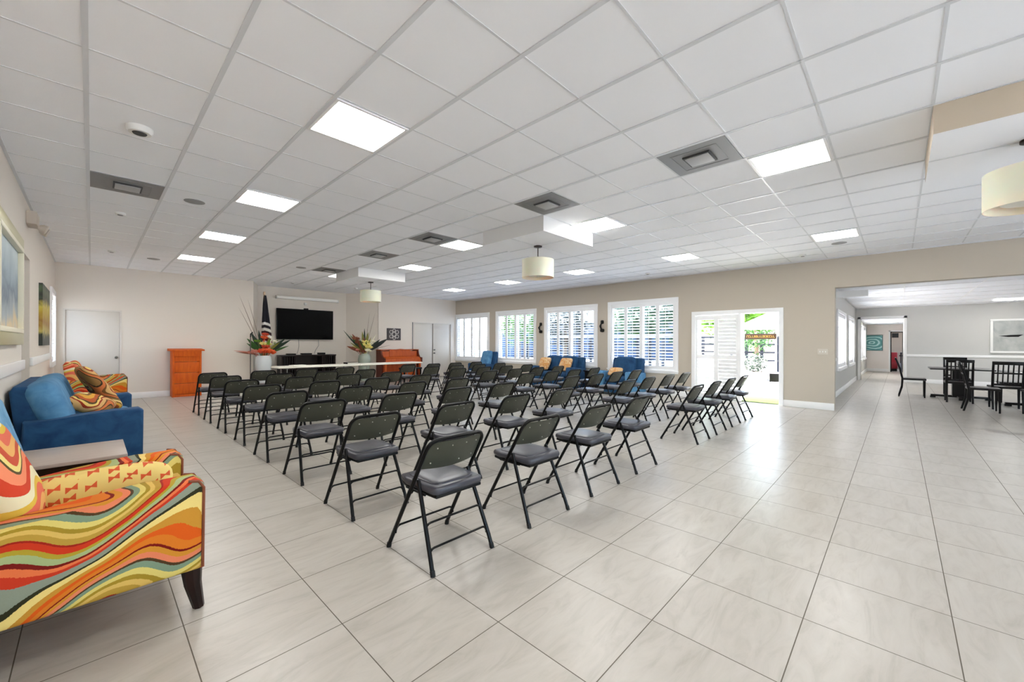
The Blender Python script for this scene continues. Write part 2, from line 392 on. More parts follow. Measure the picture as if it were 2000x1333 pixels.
# right wall
RW = 10.4
WIN = [(11.22, 13.14, .70, 2.44), (8.90, 10.72, .70, 2.45), (6.52, 8.40, .68, 2.45), (4.14, 6.02, .64, 2.47)]
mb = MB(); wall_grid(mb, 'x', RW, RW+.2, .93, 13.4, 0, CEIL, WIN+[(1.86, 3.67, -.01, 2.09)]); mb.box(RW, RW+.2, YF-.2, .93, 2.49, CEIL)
struct(mb.build('wall_right', M['wall_backlit'], flat=True))
FILL_WIN = [(-.2, 2.6, .1, 2.8), (3.0, 5.8, .1, 2.8), (6.2, 7.6, .1, 2.8), (14.6, 16.2, .3, 2.3)]  # unseen windows behind the camera, added to let in fill daylight
mb = MB(); wall_grid(mb, 'y', YF-.2, YF, -.76, 20.2, 0, CEIL, FILL_WIN); struct(mb.build('wall_front', M['wall'], flat=True))
for n_, (a_, b_, c_, d_) in enumerate(FILL_WIN):
    mb = MB()
    for x in (a_+.03, (a_+b_)/2, b_-.03): mb.box(x-.03, x+.03, YF-.12, YF-.06, c_, d_)
    mb.box(a_, b_, YF-.12, YF-.06, c_, c_+.06); mb.box(a_, b_, YF-.12, YF-.06, d_-.06, d_)
    w_ = struct(mb.build('window_%d' % (11+n_), M['trim'], flat=True))  # added window, there only to brighten the ceiling and room
    mb = MB(); mb.box(a_, b_, YF-.092, YF-.088, c_, d_); mb.build('pane', M['glass'], w_, flat=True)
# baseboards and chair rails
bbn = 0
def base_box(name, *b):
    mb = MB(); mb.box(*b, .004); struct(mb.build(name, M['trim']))
base_box('baseboard_left', LW, LW+.018, YF, 7.29, 0, .14)
base_box('baseboard_left', LW, LW+.018, 8.17, 13.2, 0, .14)
base_box('baseboard_back', .49, 3.17, BW-.018, BW, 0, .14)
base_box('baseboard_back', 6.98, 8.42, BW-.018, BW, 0, .14)
base_box('baseboard_back', 3.5, 6.22, 14.082, 14.1, 0, .14)
base_box('baseboard_right', RW-.018, RW, 3.7, 13.2, 0, .14)
base_box('baseboard_right', RW-.018, RW, .93, 1.84, 0, .14)
def rail(name, *b):
    mb = MB(); mb.box(*b, .008, 3); struct(mb.build(name, M['trim']))
rail('trim_2', LW, LW+.03, YF, 7.29, 1.03, 1.14)
rail('trim_3', LW, LW+.03, 8.17, 11.75, 1.03, 1.14)

# shuttered windows
def leaf_shutter(parent, w, h, tilt, origin, ry, rod=True):
    # leaf in local coords: width along +Y, height Z, normal X
    st = .045
    g_ = MB(); g_.box(-.014, .014, 0, st, 0, h); g_.box(-.014, .014, w-st, w, 0, h); g_.box(-.014, .014, st, w-st, 0, .09); g_.box(-.014, .014, st, w-st, h-.09, h)
    f = g_.build('shutter_leaf', M['shutter'], parent, flat=True)
    f.location = origin; f.rotation_euler = (0, 0, ry)
    lv = MB(); n = int((h-.2)/.076)
    for k in range(n):
        z = .1+(h-.2)*(k+.5)/n; lv.box(-.038, .038, st+.002, w-st-.002, -.0045, .0045, M4=T(0, 0, z) @ Rm('Y', tilt))
    o = lv.build('louvres', M['shutter'], f, flat=True)
    if rod:
        rb = MB(); rb.box(-.055, -.045, w/2-.006, w/2+.006, .12, h-.12); rb.build('tilt_rod', M['shutter'], f, flat=True)
def window(n, y0, y1, z0, z1, X=RW, nleaf=4, opened=None, tilt=12, flip=1):
    mb = MB(); t_ = .075
    for s_ in ((X-.03, X+.004),):
        mb.box(*s_, y0-t_, y0+.02, z0-t_, z1+t_); mb.box(*s_, y1-.02, y1+t_, z0-t_, z1+t_); mb.box(*s_, y0+.02, y1-.02, z1-.02, z1+t_); mb.box(*s_, y0+.02, y1-.02, z0-t_, z0+.02)
    mb.box(X-.05, X-.031, y0-t_-.02, y1+t_+.02, z0-.03, z0)
    w = struct(mb.build('window_%d' % n, M['shutter'], flat=True))
    mb = MB()
    for y in (y0, (y0+y1)/2, y1): mb.box(X+.13, X+.17, max(y0, y-.025), min(y1, y+.025), z0, z1)
    mb.box(X+.13, X+.17, y0, y1, z0, z0+.04); mb.box(X+.13, X+.17, y0, y1, z1-.04, z1); mb.box(X+.135, X+.165, y0, y1, (z0+z1)/2-.015, (z0+z1)/2+.015)
    mb.build('sash', M['shutter'], w, flat=True)
    mb = MB(); mb.box(X+.148, X+.152, y0, y1, z0, z1); mb.build('pane', M['glass_t'], w, flat=True)
    lw = (y1-y0-.04)/nleaf
    for k in range(nleaf):
        if opened is not None and k in opened:
            s_ = opened[k]
            leaf_shutter(w, lw, z1-z0-.05, 78, (X-.025, y0+.02+lw*(k+(0 if s_ > 0 else 1)), z0+.025), (PI-.45 if s_ < 0 else .25) if 0 else (math.radians(180-s_) if s_ < 0 else math.radians(s_)), False)
        else: leaf_shutter(w, lw, z1-z0-.05, tilt, (X+.012, y0+.02+lw*k, z0+.025), 0)
    return w
window(1, *WIN[0], tilt=6)
window(2, *WIN[1], tilt=6)
window(3, *WIN[2], tilt=8)
window(4, *WIN[3], tilt=14)
# left wall window (closed louvres, daylight around them)
def window_left():
    y0, y1, z0, z1 = 11.85, 13.0, .93, 2.34
    mb = MB()
    mb.box(LW-.004, LW+.03, y0-.08, y0+.02, z0-.08, z1+.08); mb.box(LW-.004, LW+.03, y1-.02, y1+.08, z0-.08, z1+.08)
    mb.box(LW-.004, LW+.03, y0+.02, y1-.02, z1-.02, z1+.08); mb.box(LW-.004, LW+.03, y0+.02, y1-.02, z0-.08, z0+.02)
    w = struct(mb.build('window_5', M['shutter'], flat=True))
    for k in range(2): leaf_shutter(w, .54, 1.36, 25, (LW-.02, 11.87+.555*k, .955), 0)
    mb = MB(); mb.box(LW-.152, LW-.148, y0, y1, z0, z1); mb.build('pane', M['glass'], w, flat=True)
window_left()

# patio door: frame, sliding glass leaf and bifold shutters pushed to the far side
mb = MB(); X = RW
mb.box(X-.03, X+.2, 1.80, 1.88, 0, 2.05); mb.box(X-.03, X+.2, 3.65, 3.73, 0, 2.05); mb.box(X-.03, X-.001, 1.8, 3.73, 2.05, 2.14); mb.box(X-.001, X+.2, 1.861, 3.669, 2.05, 2.089); mb.box(X+.02, X+.18, 1.88, 3.65, 0, .015)
d = struct(mb.build('door_4', M['shutter'], flat=True))
mb = MB(); mb.box(X+.13, X+.17, 2.60, 2.68, .015, 2.05); mb.box(X+.13, X+.17, 3.57, 3.65, .015, 2.05); mb.box(X+.13, X+.17, 2.68, 3.57, 1.97, 2.05); mb.box(X+.13, X+.17, 2.68, 3.57, .015, .1)
mb.build('sliding_leaf_frame', M['shutter'], d, flat=True)
mb = MB(); mb.box(X+.148, X+.152, 2.68, 3.57, .1, 1.97); mb.build('pane', M['glass'], d, flat=True)
def tall_leaf(origin, rz, tilt, w=.48, tilt2=None):
    h = 2.0; st = .05; mid = 1.0
    g_ = MB(); g_.box(-.015, .015, 0, st, 0, h); g_.box(-.015, .015, w-st, w, 0, h)
    for a, b in ((0, .1), (mid-.05, mid+.05), (h-.1, h)): g_.box(-.015, .015, st, w-st, a, b)
    f = g_.build('shutter_leaf', M['shutter'], d, flat=True); f.location = origin; f.rotation_euler = (0, 0, rz)
    for z0, z1, tt in ((.11, mid-.06, tilt2 if tilt2 is not None else tilt), (mid+.06, h-.11, tilt)):
        lv = MB(); n = int((z1-z0)/.076)
        for k in range(n): lv.box(-.038, .038, st+.002, w-st-.002, -.0045, .0045, M4=T(0, 0, z0+(z1-z0)*(k+.5)/n) @ Rm('Y', tt))
        lv.build('louvres', M['shutter'], f, flat=True)
tall_leaf((X+.03, 3.17, .03), 0, 10, tilt2=28)
tall_leaf((X-.01, 2.68, .03), 0, 76, tilt2=84)
mb = MB(); mb.box(X-.03, X+.06, 2.62, 2.68, .015, 2.05, .004); mb.build('shutter_post', M['shutter'], d)

# ------------------------------------------------------------------ far dining room + corridor
mb = MB(); mb.box(10.6, 20.2, YF-.2, 1.35, 2.68, 2.78); mb.box(20.2, 27.2, -.4, 1.35, 2.32, 2.42); struct(mb.build('ceiling', M['ceil'], flat=True))
mb = MB()
for k in range(9): mb.box(10.62+1.2*k-.014, 10.62+1.2*k+.014, YF, 1.15, 2.67, 2.68)
for k in range(8): mb.box(10.6, 20, 1.1-1.2*k-.012, 1.1-1.2*k+.012, 2.672, 2.68)
struct(mb.build('trim_4', M['shutter'], flat=True))
FW = 20.0
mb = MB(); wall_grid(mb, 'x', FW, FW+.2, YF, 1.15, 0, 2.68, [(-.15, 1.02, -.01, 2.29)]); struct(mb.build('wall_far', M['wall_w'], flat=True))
FWIN = [(13.4, 15.6, .72, 2.18), (16.6, 18.6, .72, 2.18), (21.0, 23.0, .72, 2.1), (24.0, 25.6, .72, 2.1)]
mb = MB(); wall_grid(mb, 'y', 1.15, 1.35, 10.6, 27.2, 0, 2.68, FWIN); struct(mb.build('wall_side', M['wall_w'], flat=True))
def fwindow(n, x0, x1, z0, z1):
    mb = MB(); Y = 1.15
    mb.box(x0-.08, x0+.01, Y-.03, Y+.01, z0-.08, z1+.08); mb.box(x1-.01, x1+.08, Y-.03, Y+.01, z0-.08, z1+.08); mb.box(x0, x1, Y-.03, Y+.01, z1, z1+.08); mb.box(x0, x1, Y-.06, Y+.01, z0-.08, z0)
    w = struct(mb.build('window_%d' % n, M['shutter'], flat=True))
    k_ = 4; lw = (x1-x0)/k_
    for k in range(k_): leaf_shutter(w, lw, z1-z0, 20, (x0+lw*(k+1), Y+.03, z0), PI/2)
for n_, w_ in enumerate(FWIN): fwindow(6+n_, *w_)
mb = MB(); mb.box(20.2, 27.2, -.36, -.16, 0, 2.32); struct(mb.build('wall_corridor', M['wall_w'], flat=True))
mb = MB(); wall_grid(mb, 'x', 27.0, 27.2, -.16, 1.15, 0, 2.32, [(-.16, .30, -.01, 1.96)]); struct(mb.build('wall_end', M['pinkwall'], flat=True))
mb = MB(); mb.box(26.96, 27.22, .28, .34, 0, 2.02); mb.box(26.96, 27.22, -.16, .34, 1.96, 2.02)
struct(mb.build('trim_5', M['trim'], flat=True))
mb = MB(); mb.box(30.0, 30.2, -1.5, 1.35, 0, 2.5); mb.box(27.2, 30, -1.5, -1.4, 0, 2.5); mb.box(27.2, 30, 1.25, 1.35, 0, 2.5); mb.box(27.2, 30.2, -1.5, 1.35, 2.4, 2.5); struct(mb.build('wall_gym', M['brownwall'], flat=True))
mb = MB(); mb.box(27.0, 27.1, .24, .28, 0, 1.96); mb.box(27.0, 27.1, -.16, .28, 1.92, 1.96); mb.box(27.0, 27.1, -.16, -.14, 0, 1.96); struct(mb.build('door_5', M['plastic_b'], flat=True))
base_box('baseboard_end', 26.98, 27, .34, 1.15, 0, .14); base_box('baseboard_far', FW-.02, FW, YF, -.2, 0, .14); base_box('baseboard_side', 10.6, 27, 1.13, 1.15, 0, .14)
rail('trim_6', FW-.03, FW, YF, -.2, .92, 1.0); rail('trim_7', 10.6, 13.3, 1.12, 1.15, .92, 1.0)
mb = MB(); mb.box(FW-.025, FW+.2, -.22, -.15, 0, 2.36); mb.box(FW-.025, FW+.2, 1.02, 1.1, 0, 2.36); mb.box(FW-.025, FW+.2, -.22, 1.1, 2.29, 2.37); struct(mb.build('trim_8', M['trim'], flat=True))

# ------------------------------------------------------------------ ceiling fixtures
def cellc(i, j): return GX+GS*(i+.5), GY+GS*(j+.5)
def make_light():
    t_ = thing('ceiling_light', '', 'ceiling light', group='square ceiling light panels')
    a = GS/2-.014; mb = MB()
    mb.box(-a, a, -a, -a+.022, -.012, 0); mb.box(-a, a, a-.022, a, -.012, 0); mb.box(-a, -a+.022, -a+.022, a-.022, -.012, 0); mb.box(a-.022, a, -a+.022, a-.022, -.012, 0)
    mb.build('frame', M['shutter'], t_, flat=True)
    mb = MB(); mb.box(-a+.022, a-.022, -a+.022, a-.022, -.008, -.001); mb.build('diffuser', M['panel'], t_, flat=True); reg(t_); return t_
L0 = make_light(); first = True
def put_light(i, j, label, z=CEIL, xy=None):
    global first
    x, y = xy or cellc(i, j)
    if first: first = False; L0.location = (x, y, z); L0['label'] = label
    else: dup(L0, (x, y, z), 0, label)
od = ['nearest', 'second', 'third', 'fourth', 'farthest']
for k, j in enumerate((2, 6, 10, 14)): put_light(2, j, 'lit square ceiling panel, %s of the row nearest the sofa wall' % ['nearest', 'second', 'third', 'farthest'][k])
for k, (i, j) in enumerate(((7, -2), (8, 2), (7, 6), (8, 10), (7, 14))): put_light(i, j, 'lit square ceiling panel, %s of the middle row along the grey vents' % od[k])
for k, j in enumerate((-2, 2, 6, 10, 14)): put_light(13, j, 'lit square ceiling panel, %s of the row nearest the window wall' % od[k])
for k, (i, j) in enumerate(((2, -2), (2, -6), (7, -10))):
    put_light(i, j, 'lit square ceiling panel behind the camera, %s of those' % ['nearest', 'second', 'farthest back'][k])
far_l = [(18.55, -2.35), (13.0, -4.9), (23.5, .3), (16.6, -5.2)]  # first panel is real; the others are added to brighten dining room and corridor
put_light(0, 0, 'lit panel added in the gym ceiling beyond the dark doorway', 2.392, (28.8, 0))  # unseen panel added to brighten the room past the corridor
for k, xy in enumerate(far_l): put_light(0, 0, 'lit panel in dining room ceiling, %s' % ['close to the far wall', 'added out of view on the right', 'added inside the corridor', 'added beyond the frame at the far right'][k], 2.312 if k == 2 else 2.672, xy)
mb = MB()
t_ = thing('ceiling_vent', '', 'vent', group='grey square ceiling vents')
a = GS/2-.014
mb.prism([(-a, -a), (a, -a), (a, a), (-a, a)], 'z', -.008, 0)
for s_ in (.19, .25): pass
mb.build('backing', M['vent'], t_, flat=True)
mb = MB()
for a1, w_, z_ in ((.20, .008, -.011),):
    mb.box(-a1, a1, -a1, -a1+w_, z_, -.006); mb.box(-a1, a1, a1-w_, a1, z_, -.006); mb.box(-a1, -a1+w_, -a1, a1, z_, -.006); mb.box(a1-w_, a1, -a1, a1, z_, -.006)
mb.build('louvre_ring', M['vent'], t_, flat=True)
mb = MB(); mb.box(-.118, .118, -.118, .118, -.022, -.0085); mb.build('neck', M['vent_d'], t_, flat=True)
mb = MB(); mb.box(-.103, .103, -.103, .103, -.030, -.021, .003); mb.build('core_plate', mat('vent_light', (176, 176, 176), .5), t_)
reg(t_); V0 = t_
vl = [((6, -1), 'grey square ceiling vent beside the nearest middle light, closest on the right'), ((6, 2), 'grey square ceiling vent touching the corner of the nearer dropped box'), ((0, 7), 'grey square ceiling vent over the sofas, left side of the ceiling'),
      ((6, 6), 'grey square ceiling vent touching a lit panel, past the nearer dropped box'), ((6, 9), 'grey square ceiling vent between the two dropped boxes, away from panels'), ((6, 13), 'grey square ceiling vent beside the far dropped box, farthest of them')]
for k, ((i, j), lb) in enumerate(vl):
    x, y = cellc(i, j)
    if k == 0: V0.location = (x, y, CEIL); V0['label'] = lb
    else: dup(V0, (x, y, CEIL), 0, lb)
# dropped soffit boxes
def soffit(name, x0, x1, y0, y1, m_):
    mb = MB(); mb.box(x0, x1, y0, y1, CEIL-.215, CEIL-.001); o = mb.build(name, [m_, M['ceil']], flat=True)
    for p in o.data.polygons:
        if abs(p.normal.z) > .9: p.material_index = 1
    g_ = MB(); xm = (x0+x1)/2; ym = (y0+y1)/2; z = CEIL-.215
    g_.box(xm-.01, xm+.01, y0, y1, z-.004, z); g_.box(x0, x1, ym-.008, ym+.008, z-.004, z)
    g_.build('grid_strip', M['tbar'], o, flat=True); return struct(o)
soffit('trim_9', GX+7*GS, GX+9*GS, GY+3*GS, GY+5*GS, M['boxside'])
soffit('trim_10', GX+7*GS, GX+9*GS, GY+12*GS, GY+14*GS, M['boxside'])
soffit('trim_11', GX+7*GS, GX+9*GS, GY-5*GS, GY-3*GS, M['beige'])
# pendants
t_ = thing('pendant_lamp', 'cream drum pendant lamp under the nearer dropped ceiling box', 'pendant lamp', (4.85, 4.09, CEIL-.215), 0, 'cream drum pendant lamps')
mb = MB(); mb.lathe([(.005, -.001), (.065, -.001), (.065, -.02), (.02, -.028)][::-1], n=24); mb.build('canopy', mat('bronze', (58, 54, 50), .4, .6), t_)
mb = MB(); mb.tube([(0, 0, -.02), (0, 0, -.46)], .008); mb.build('rod', bpy.data.materials['bronze'], t_)
def shell(r, z0, z1, th=.004, n=40):
    mb = MB(); mb.lathe([(r, z0), (r, z1), (r-th, z1), (r-th, z0), (r, z0)], n=n, cap=False); return mb
shell(.25, -.50, -.22).build('outer_shade', M['shade'], t_)
o = shell(.17, -.45, -.25).build('inner_shade', M['shade_in'], t_)
mb = MB(); mb.lathe([(.16, -.462), (.16, -.455)], n=30); mb.lathe([(.012, -.49), (.016, -.462)], n=12); mb.build('diffuser', M['shade_d'], t_)
mb = MB()
for k in range(3):
    a = 2*PI*k/3; mb.tube([(.0, 0, -.26), (.247*math.cos(a), .247*math.sin(a), -.23)], .004, 6)
mb.build('spider_arm', bpy.data.materials['bronze'], t_)
reg(t_); P0 = t_
dup(P0, (4.85, GY+13*GS, CEIL-.215), 1, 'cream drum pendant lamp under the far dropped box near the television')
dup(P0, (4.83, -.72, CEIL-.215), 2, 'cream drum pendant lamp cut by the right edge of the photo')
# small ceiling devices
def disc(name, cat, label, x, y, r, h, m_, group=None, inner=True):
    mb = MB(); mb.lathe([(r*.85, -h), (r, -h*.55), (r, 0)], n=28)
    o = mb.build(name, m_); o.location = (x, y, CEIL); tag(o, label, cat, group)
    if inner:
        mb = MB(); mb.lathe([(r*.5, -h-.006), (r*.55, -h)], n=20); i_ = mb.build('sensor_ring', M['vent_d'] if name == 'smoke_detector' else M['vent'], o)
    return o
disc('smoke_detector', 'smoke detector', 'round white smoke detector on the ceiling, upper left of photo', .267, 4.458, .085, .045, M['plastic_w'])
for x, y, lb in ((.264, 7.573, 'small white detector on ceiling past the left grey vent'), (.26, 10.83, 'small detector on ceiling near the back left door'), (9.60, 1.35, 'small detector on ceiling above the patio door wall'),
                 (4.02, 12.65, 'small detector on the ceiling above the television'), (5.81, 12.46, 'small detector on the ceiling left of the far pendant'), (9.52, 4.48, 'small detector on ceiling above window four')):
    disc('ceiling_sensor', 'sensor', lb.replace('window four', 'the shuttered window nearest the patio door'), x, y, .055, .03, M['plastic_w'], 'small ceiling sensors')
for x, y, lb in ((.878, 6.293, 'round grey ceiling speaker grille right of the left grey vent'), (.893, 11.24, 'round grey ceiling speaker grille near the back wall at left'), (3.36, 10.01, 'round grey ceiling speaker grille left of the farthest vent'), (8.916, .74, 'round ceiling speaker grille behind the nearest window-side light panel')):
    disc('ceiling_speaker', 'speaker', lb, x, y, .105, .008, mat('speaker_grey', (150, 150, 150), .6), 'ceiling speaker grilles', False)
# ------------------------------------------------------------------ folding chairs (64)
def ftube(z, s_): return Vector((s_*(.235-.026*z), .25-.579*z, z))
def make_fold():
    t_ = thing('folding_chair', '', 'folding chair', group='black folding chairs in eight rows')
    R_ = .0132
    for s_ in (-1, 1):
        mb = MB(); mb.tube([ftube(.012, s_), ftube(.42, s_)], R_); l = mb.build('leg', M['blackmetal'], t_)
        mb = MB(); p = ftube(.012, s_); mb.tube([(p.x, p.y, 0), (p.x, p.y-.008, .03)], .0155); mb.build('rubber_foot', M['rubber'], l)
        mb = MB(); mb.tube([(.232*s_, -.25, .012), (.228*s_, -.225, .08), (.196*s_, -.045, .50)], R_); l = mb.build('leg', M['blackmetal'], t_)
        mb = MB(); mb.tube([(.232*s_, -.255, 0), (.231*s_, -.245, .03)], .0155); mb.build('rubber_foot', M['rubber'], l)
    pts = [ftube(.41, -1), ftube(.70, -1)]
    zc = .70; r = .065; tx = .2168; 
    for k in range(1, 7):
        a = PI/2*k/6; z = zc+r*math.sin(a); pts.append(Vector((-(tx-r+r*math.cos(a)), .25-.579*z, z)))
    pts += [Vector((-p.x, p.y, p.z)) for p in pts[::-1]]
    mb = MB(); mb.tube(pts, R_); mb.build('back_frame', M['blackmetal'], t_)
    # backrest panel
    mb = MB(); nx, nz = 14, 6; rows = []
    for j in range(nz+1):
        row = []
        for i in range(nx+1):
            u = -1+2*i/nx; x = u*.207
            zt = .752; zb = .575-.012*(1-u*u)
            lim = zt-max(0, abs(x)-.155)**2*9
            z = zb+(lim-zb)*j/nz
            y = .25-.579*z-.006-.030*(1-u*u)+.004*abs(u)
            row.append((x, y, z))
        rows.append(row)
    F_ = [[mb.b.verts.new(p) for p in r_] for r_ in rows]; B_ = [[mb.b.verts.new((p[0], p[1]+.006, p[2])) for p in r_] for r_ in rows]
    for j in range(nz):
        for i in range(nx):
            mb.b.faces.new((F_[j][i], F_[j][i+1], F_[j+1][i+1], F_[j+1][i])); mb.b.faces.new((B_[j][i], B_[j+1][i], B_[j+1][i+1], B_[j][i+1]))
    for i in range(nx):
        mb.b.faces.new((F_[0][i], B_[0][i], B_[0][i+1], F_[0][i+1])); mb.b.faces.new((F_[nz][i], F_[nz][i+1], B_[nz][i+1], B_[nz][i]))
    for j in range(nz):
        mb.b.faces.new((F_[j][0], F_[j+1][0], B_[j+1][0], B_[j][0])); mb.b.faces.new((F_[j][nx], B_[j][nx], B_[j+1][nx], F_[j+1][nx]))
    bk = mb.build('backrest', M['olive'], t_, sharp=50)
    mb = MB()
    for x, z in ((-.15, .71), (-.05, .715), (.06, .715), (.155, .71), (-.16, .61), (.05, .60), (.16, .61)):
        y = .25-.579*z-.006-.030*(1-(x/.207)**2); mb.puff(.009, .006, .009, (x, y, z), n=4)
    mb.build('rivet', M['rivet'], bk)
    # seat: black side rails and pan, padded vinyl top
    mb = MB(); mb.prism([(-.175, -.205), (.175, -.205), (.19, .10), (.17, .185), (-.17, .185), (-.19, .10)], 'z', .415, .437, .006)
    for s_ in (-1, 1):
        mb.tube([(.196*s_, -.12, .425), (.196*s_, .09, .425)], .008); mb.tube([(.19*s_, .03, .42), (.214*s_, .012, .415)], .014, 8)
    mb.build('seat_pan', M['blackmetal'], t_)
    mb = MB(); mb.prism([(-.168, -.215), (.168, -.215), (.19, -.19), (.200, .10), (.172, .195), (-.172, .195), (-.200, .10), (-.19, -.19)], 'z', .434, .482, .018)
    o = mb.build('seat', M['vinyl'], t_, sharp=60)
    mb = MB(); mb.puff(.32, .34, .024, (0, -.005, .482), e1=.6, n=9); mb.build('seat_crown', M['vinyl'], o, sharp=80)
    def stretch(p0, p1, drop):
        a, b = Vector(p0), Vector(p1); d_ = (b-a).normalized(); pts = [a-Vector((0, 0, drop))]
        for k in range(1, 5):
            an = PI/2*k/4; pts.append(a+d_*(.035*(1-math.cos(an)))-Vector((0, 0, drop*(1-math.sin(an)))))
        pts += [Vector((-p.x, p.y, p.z)) for p in pts[::-1]]
        mb = MB(); mb.tube(pts, .007, 7); mb.build('stretcher', M['blackmetal'], t_)
    p = ftube(.15, -1); stretch((p.x, p.y, .16), (-p.x, p.y, .16), .045)
    stretch((-.225, -.205, .135), (.225, -.205, .135), .045); stretch((-.216, -.155, .265), (.216, -.155, .265), .04)
    reg(t_); return t_
F0 = make_fold(); ncol = [1.60, 2.438, 3.28, 4.118, 5.81, 6.61, 7.385, 8.185]
ordn = ['nearest', 'second', 'third', 'fourth', 'fifth', 'sixth', 'seventh', 'farthest']
seat = ['leftmost', 'second', 'third', 'rightmost']
rnd = random.Random(3); k0 = True
for r_ in range(8):
    for c_ in range(8):
        x = ncol[c_]+rnd.uniform(-.012, .012); y = 2.18+1.0505*r_+rnd.uniform(-.012, .012); rz = rnd.uniform(-.02, .02)
        lb = 'black folding chair with grey padded seat, %s row from camera, %s of %s block' % (ordn[r_], seat[c_ % 4], 'left' if c_ < 4 else 'right')
        if k0: F0.location = (x, y, 0); F0.rotation_euler = (0, 0, rz); F0['label'] = lb; k0 = False
        else: dup(F0, (x, y, 0), rz, lb)

# ------------------------------------------------------------------ upholstered seating (local: front is +X, width along Y)
def upholstered(name, label, cat, loc, rz, W, D, armw, arm_h, seat_h, back_h, nseat, mats, foot='block', rake=.16, arm_drop=.05, skirt=.0, back_mat=None, legs_h=.2, group=None, cush=None, thin=False, slim=False):
    bm_, am_, cm_ = mats
    t_ = thing(name, label, cat, loc, rz, group)
    zb = legs_h; hw = W/2; hd = D/2
    mb = MB(); mb.box(-hd+.06, hd-.02, -hw+armw*.6, hw-armw*.6, zb, seat_h-.14, .02, 3); mb.build('base', bm_, t_)
    for s_ in (-1, 1):
        y0, y1 = (hw-armw, hw) if s_ > 0 else (-hw, -hw+armw)
        mb = MB(); mb.prism([(-hd+.08, zb), (hd, zb), (hd+.005, arm_h-.03), (hd-.03, arm_h), (hd-.2, arm_h-.005), (0, arm_h-arm_drop*.5), (-hd+.25, arm_h-arm_drop), (-hd+.1, arm_h-arm_drop)], 'y', y0, y1, .03)
        o = mb.build('arm', am_, t_, sharp=60)
        if foot == 'saber':
            mb = MB()
            for y in (y0+.008, y1-.008): mb.tube([(hd-.004, y, zb+.01), (hd, y, arm_h-.045), (hd-.02, y, arm_h-.01), (hd-.06, y, arm_h-.002)], .007, 6)
            mb.build('piping', M['rust'], o)
    mb = MB(); mb.prism([(-hd+.08, zb), (-hd+.26, zb), (-hd+.24, seat_h), (-hd+.15, back_h-.04), (-hd+.11, back_h), (-hd+.03, back_h), (-hd+.005, back_h-.05)] if not thin else [(-hd+.08, zb), (-hd+.26, zb), (-hd+.15, .48), (-hd+.055, back_h-.04), (-hd+.03, back_h), (-hd+.01, back_h), (-hd, back_h-.03)], 'y', -hw+armw*(.9 if slim else .35), hw-armw*(.9 if slim else .35), .03)
    o = mb.build('back', back_mat or am_, t_, sharp=60); 
    iw = (W-2*armw)/nseat
    for k in range(nseat):
        yc = -hw+armw+iw*(k+.5)
        mb = MB(); mb.puff(D-.30, iw-.006, .17, (0.13, yc, seat_h-.06), e1=.3, n=12); mb.build('seat_cushion', cm_, t_, sharp=80)
        if back_h > .8 and not thin:
            Mx = T(-hd+(.29 if not cush else cush[0]), yc*(1.1 if slim else 1), (seat_h+back_h)/2+.02) @ Rm('Y', 74 if not cush else cush[2])
            mb = MB(); mb.puff(back_h-seat_h+.05, iw-.01 if not slim else iw+.09, .2 if not cush else cush[1], n=12, e1=.35, M4=Mx); mb.build('back_cushion', cm_, t_, sharp=80)
    for sx in (-1, 1):
        for sy in (-1, 1):
            mb = MB()
            if foot == 'saber':
                x = hd-.04 if sx > 0 else -hd+.14; y = sy*(hw-.07); q = .03 if sx > 0 else -.06
                mb.tube([(x, y, zb+.01), (x+q*.2, y, zb*.6), (x+q, y, 0)], [.045, .036, .024], 8)
            else: mb.box(sx*(hd-.12)-.03, sx*(hd-.12)+.03, sy*(hw-.1)-.03, sy*(hw-.1)+.03, 0, zb+.01)
            mb.build('leg', M['darkwood'], t_)
    return t_
arm_w = upholstered('armchair', 'orange and gold wavy striped armchair in the lower left corner', 'armchair', (-.055, 2.93, 0), 0, .86, .89, .17, .665, .50, .95, 1, (M['wavy'], M['wavy'], M['wavy']), 'saber', rake=.5, arm_drop=.06, legs_h=.215, back_mat=M['wavy_back'], cush=(.215, .15, 69))
for c in kids(arm_w):
    if c.name.startswith('back_cushion'): c.data.materials[0] = M['wavy_back']
reg(arm_w)
dup(arm_w, (.06, 11.75, 0), 0, 'wavy patterned armchair at the far end of the sofa wall, beside the back door')
sofa = upholstered('sofa', 'blue velvet sofa along the left wall with pillows on it', 'sofa', (-.08, 6.79, 0), 0, 2.02, .92, .2, .65, .48, .92, 2, (M['blue'], M['blue'], M['blue_m']), legs_h=.05, rake=.2, cush=(.25, .26, 71), slim=True)
def pillow(name, label, loc, rot, w, d, h, m_, group=None):
    mb = MB(); mb.puff(w, d, h, n=12, e1=.5, pinch=.35); o = mb.build(name, m_, sharp=80); o.location = loc; o.rotation_euler = [math.radians(a) for a in rot]
    return tag(o, label, 'pillow', group)
pillow('throw_pillow', 'long cream lumbar pillow with orange butterflies on the wavy armchair', (.06, 3.06, .575), (0, 0, 0), .54, .13, .2, M['butterfly'])
bpy.data.objects['throw_pillow'].rotation_euler = (math.radians(-16), 0, 0)
pillow('throw_pillow', 'tall brown and red wavy pillow leaning on the blue sofa back', (.06, 7.12, .78), (0, 58, 8), .62, .55, .17, M['wavy_p'])
pillow('throw_pillow', 'small brown wavy pillow lying in front of the taller one on the sofa', (.0, 6.50, .66), (8, 24, -14), .36, .42, .15, M['wavy_p'])
# blue chair between end table and sofa, its velvet lightened as if lit
bc = upholstered('slipper_chair', 'blue armless chair, lightened as if lit, behind the end table at the left edge', 'chair', (-.245, 5.02, 0), 0, .56, .62, .03, .40, .40, .90, 1, (M['blue_lit'], M['blue_lit'], M['blue_lit']), legs_h=.12, rake=.25, thin=True)
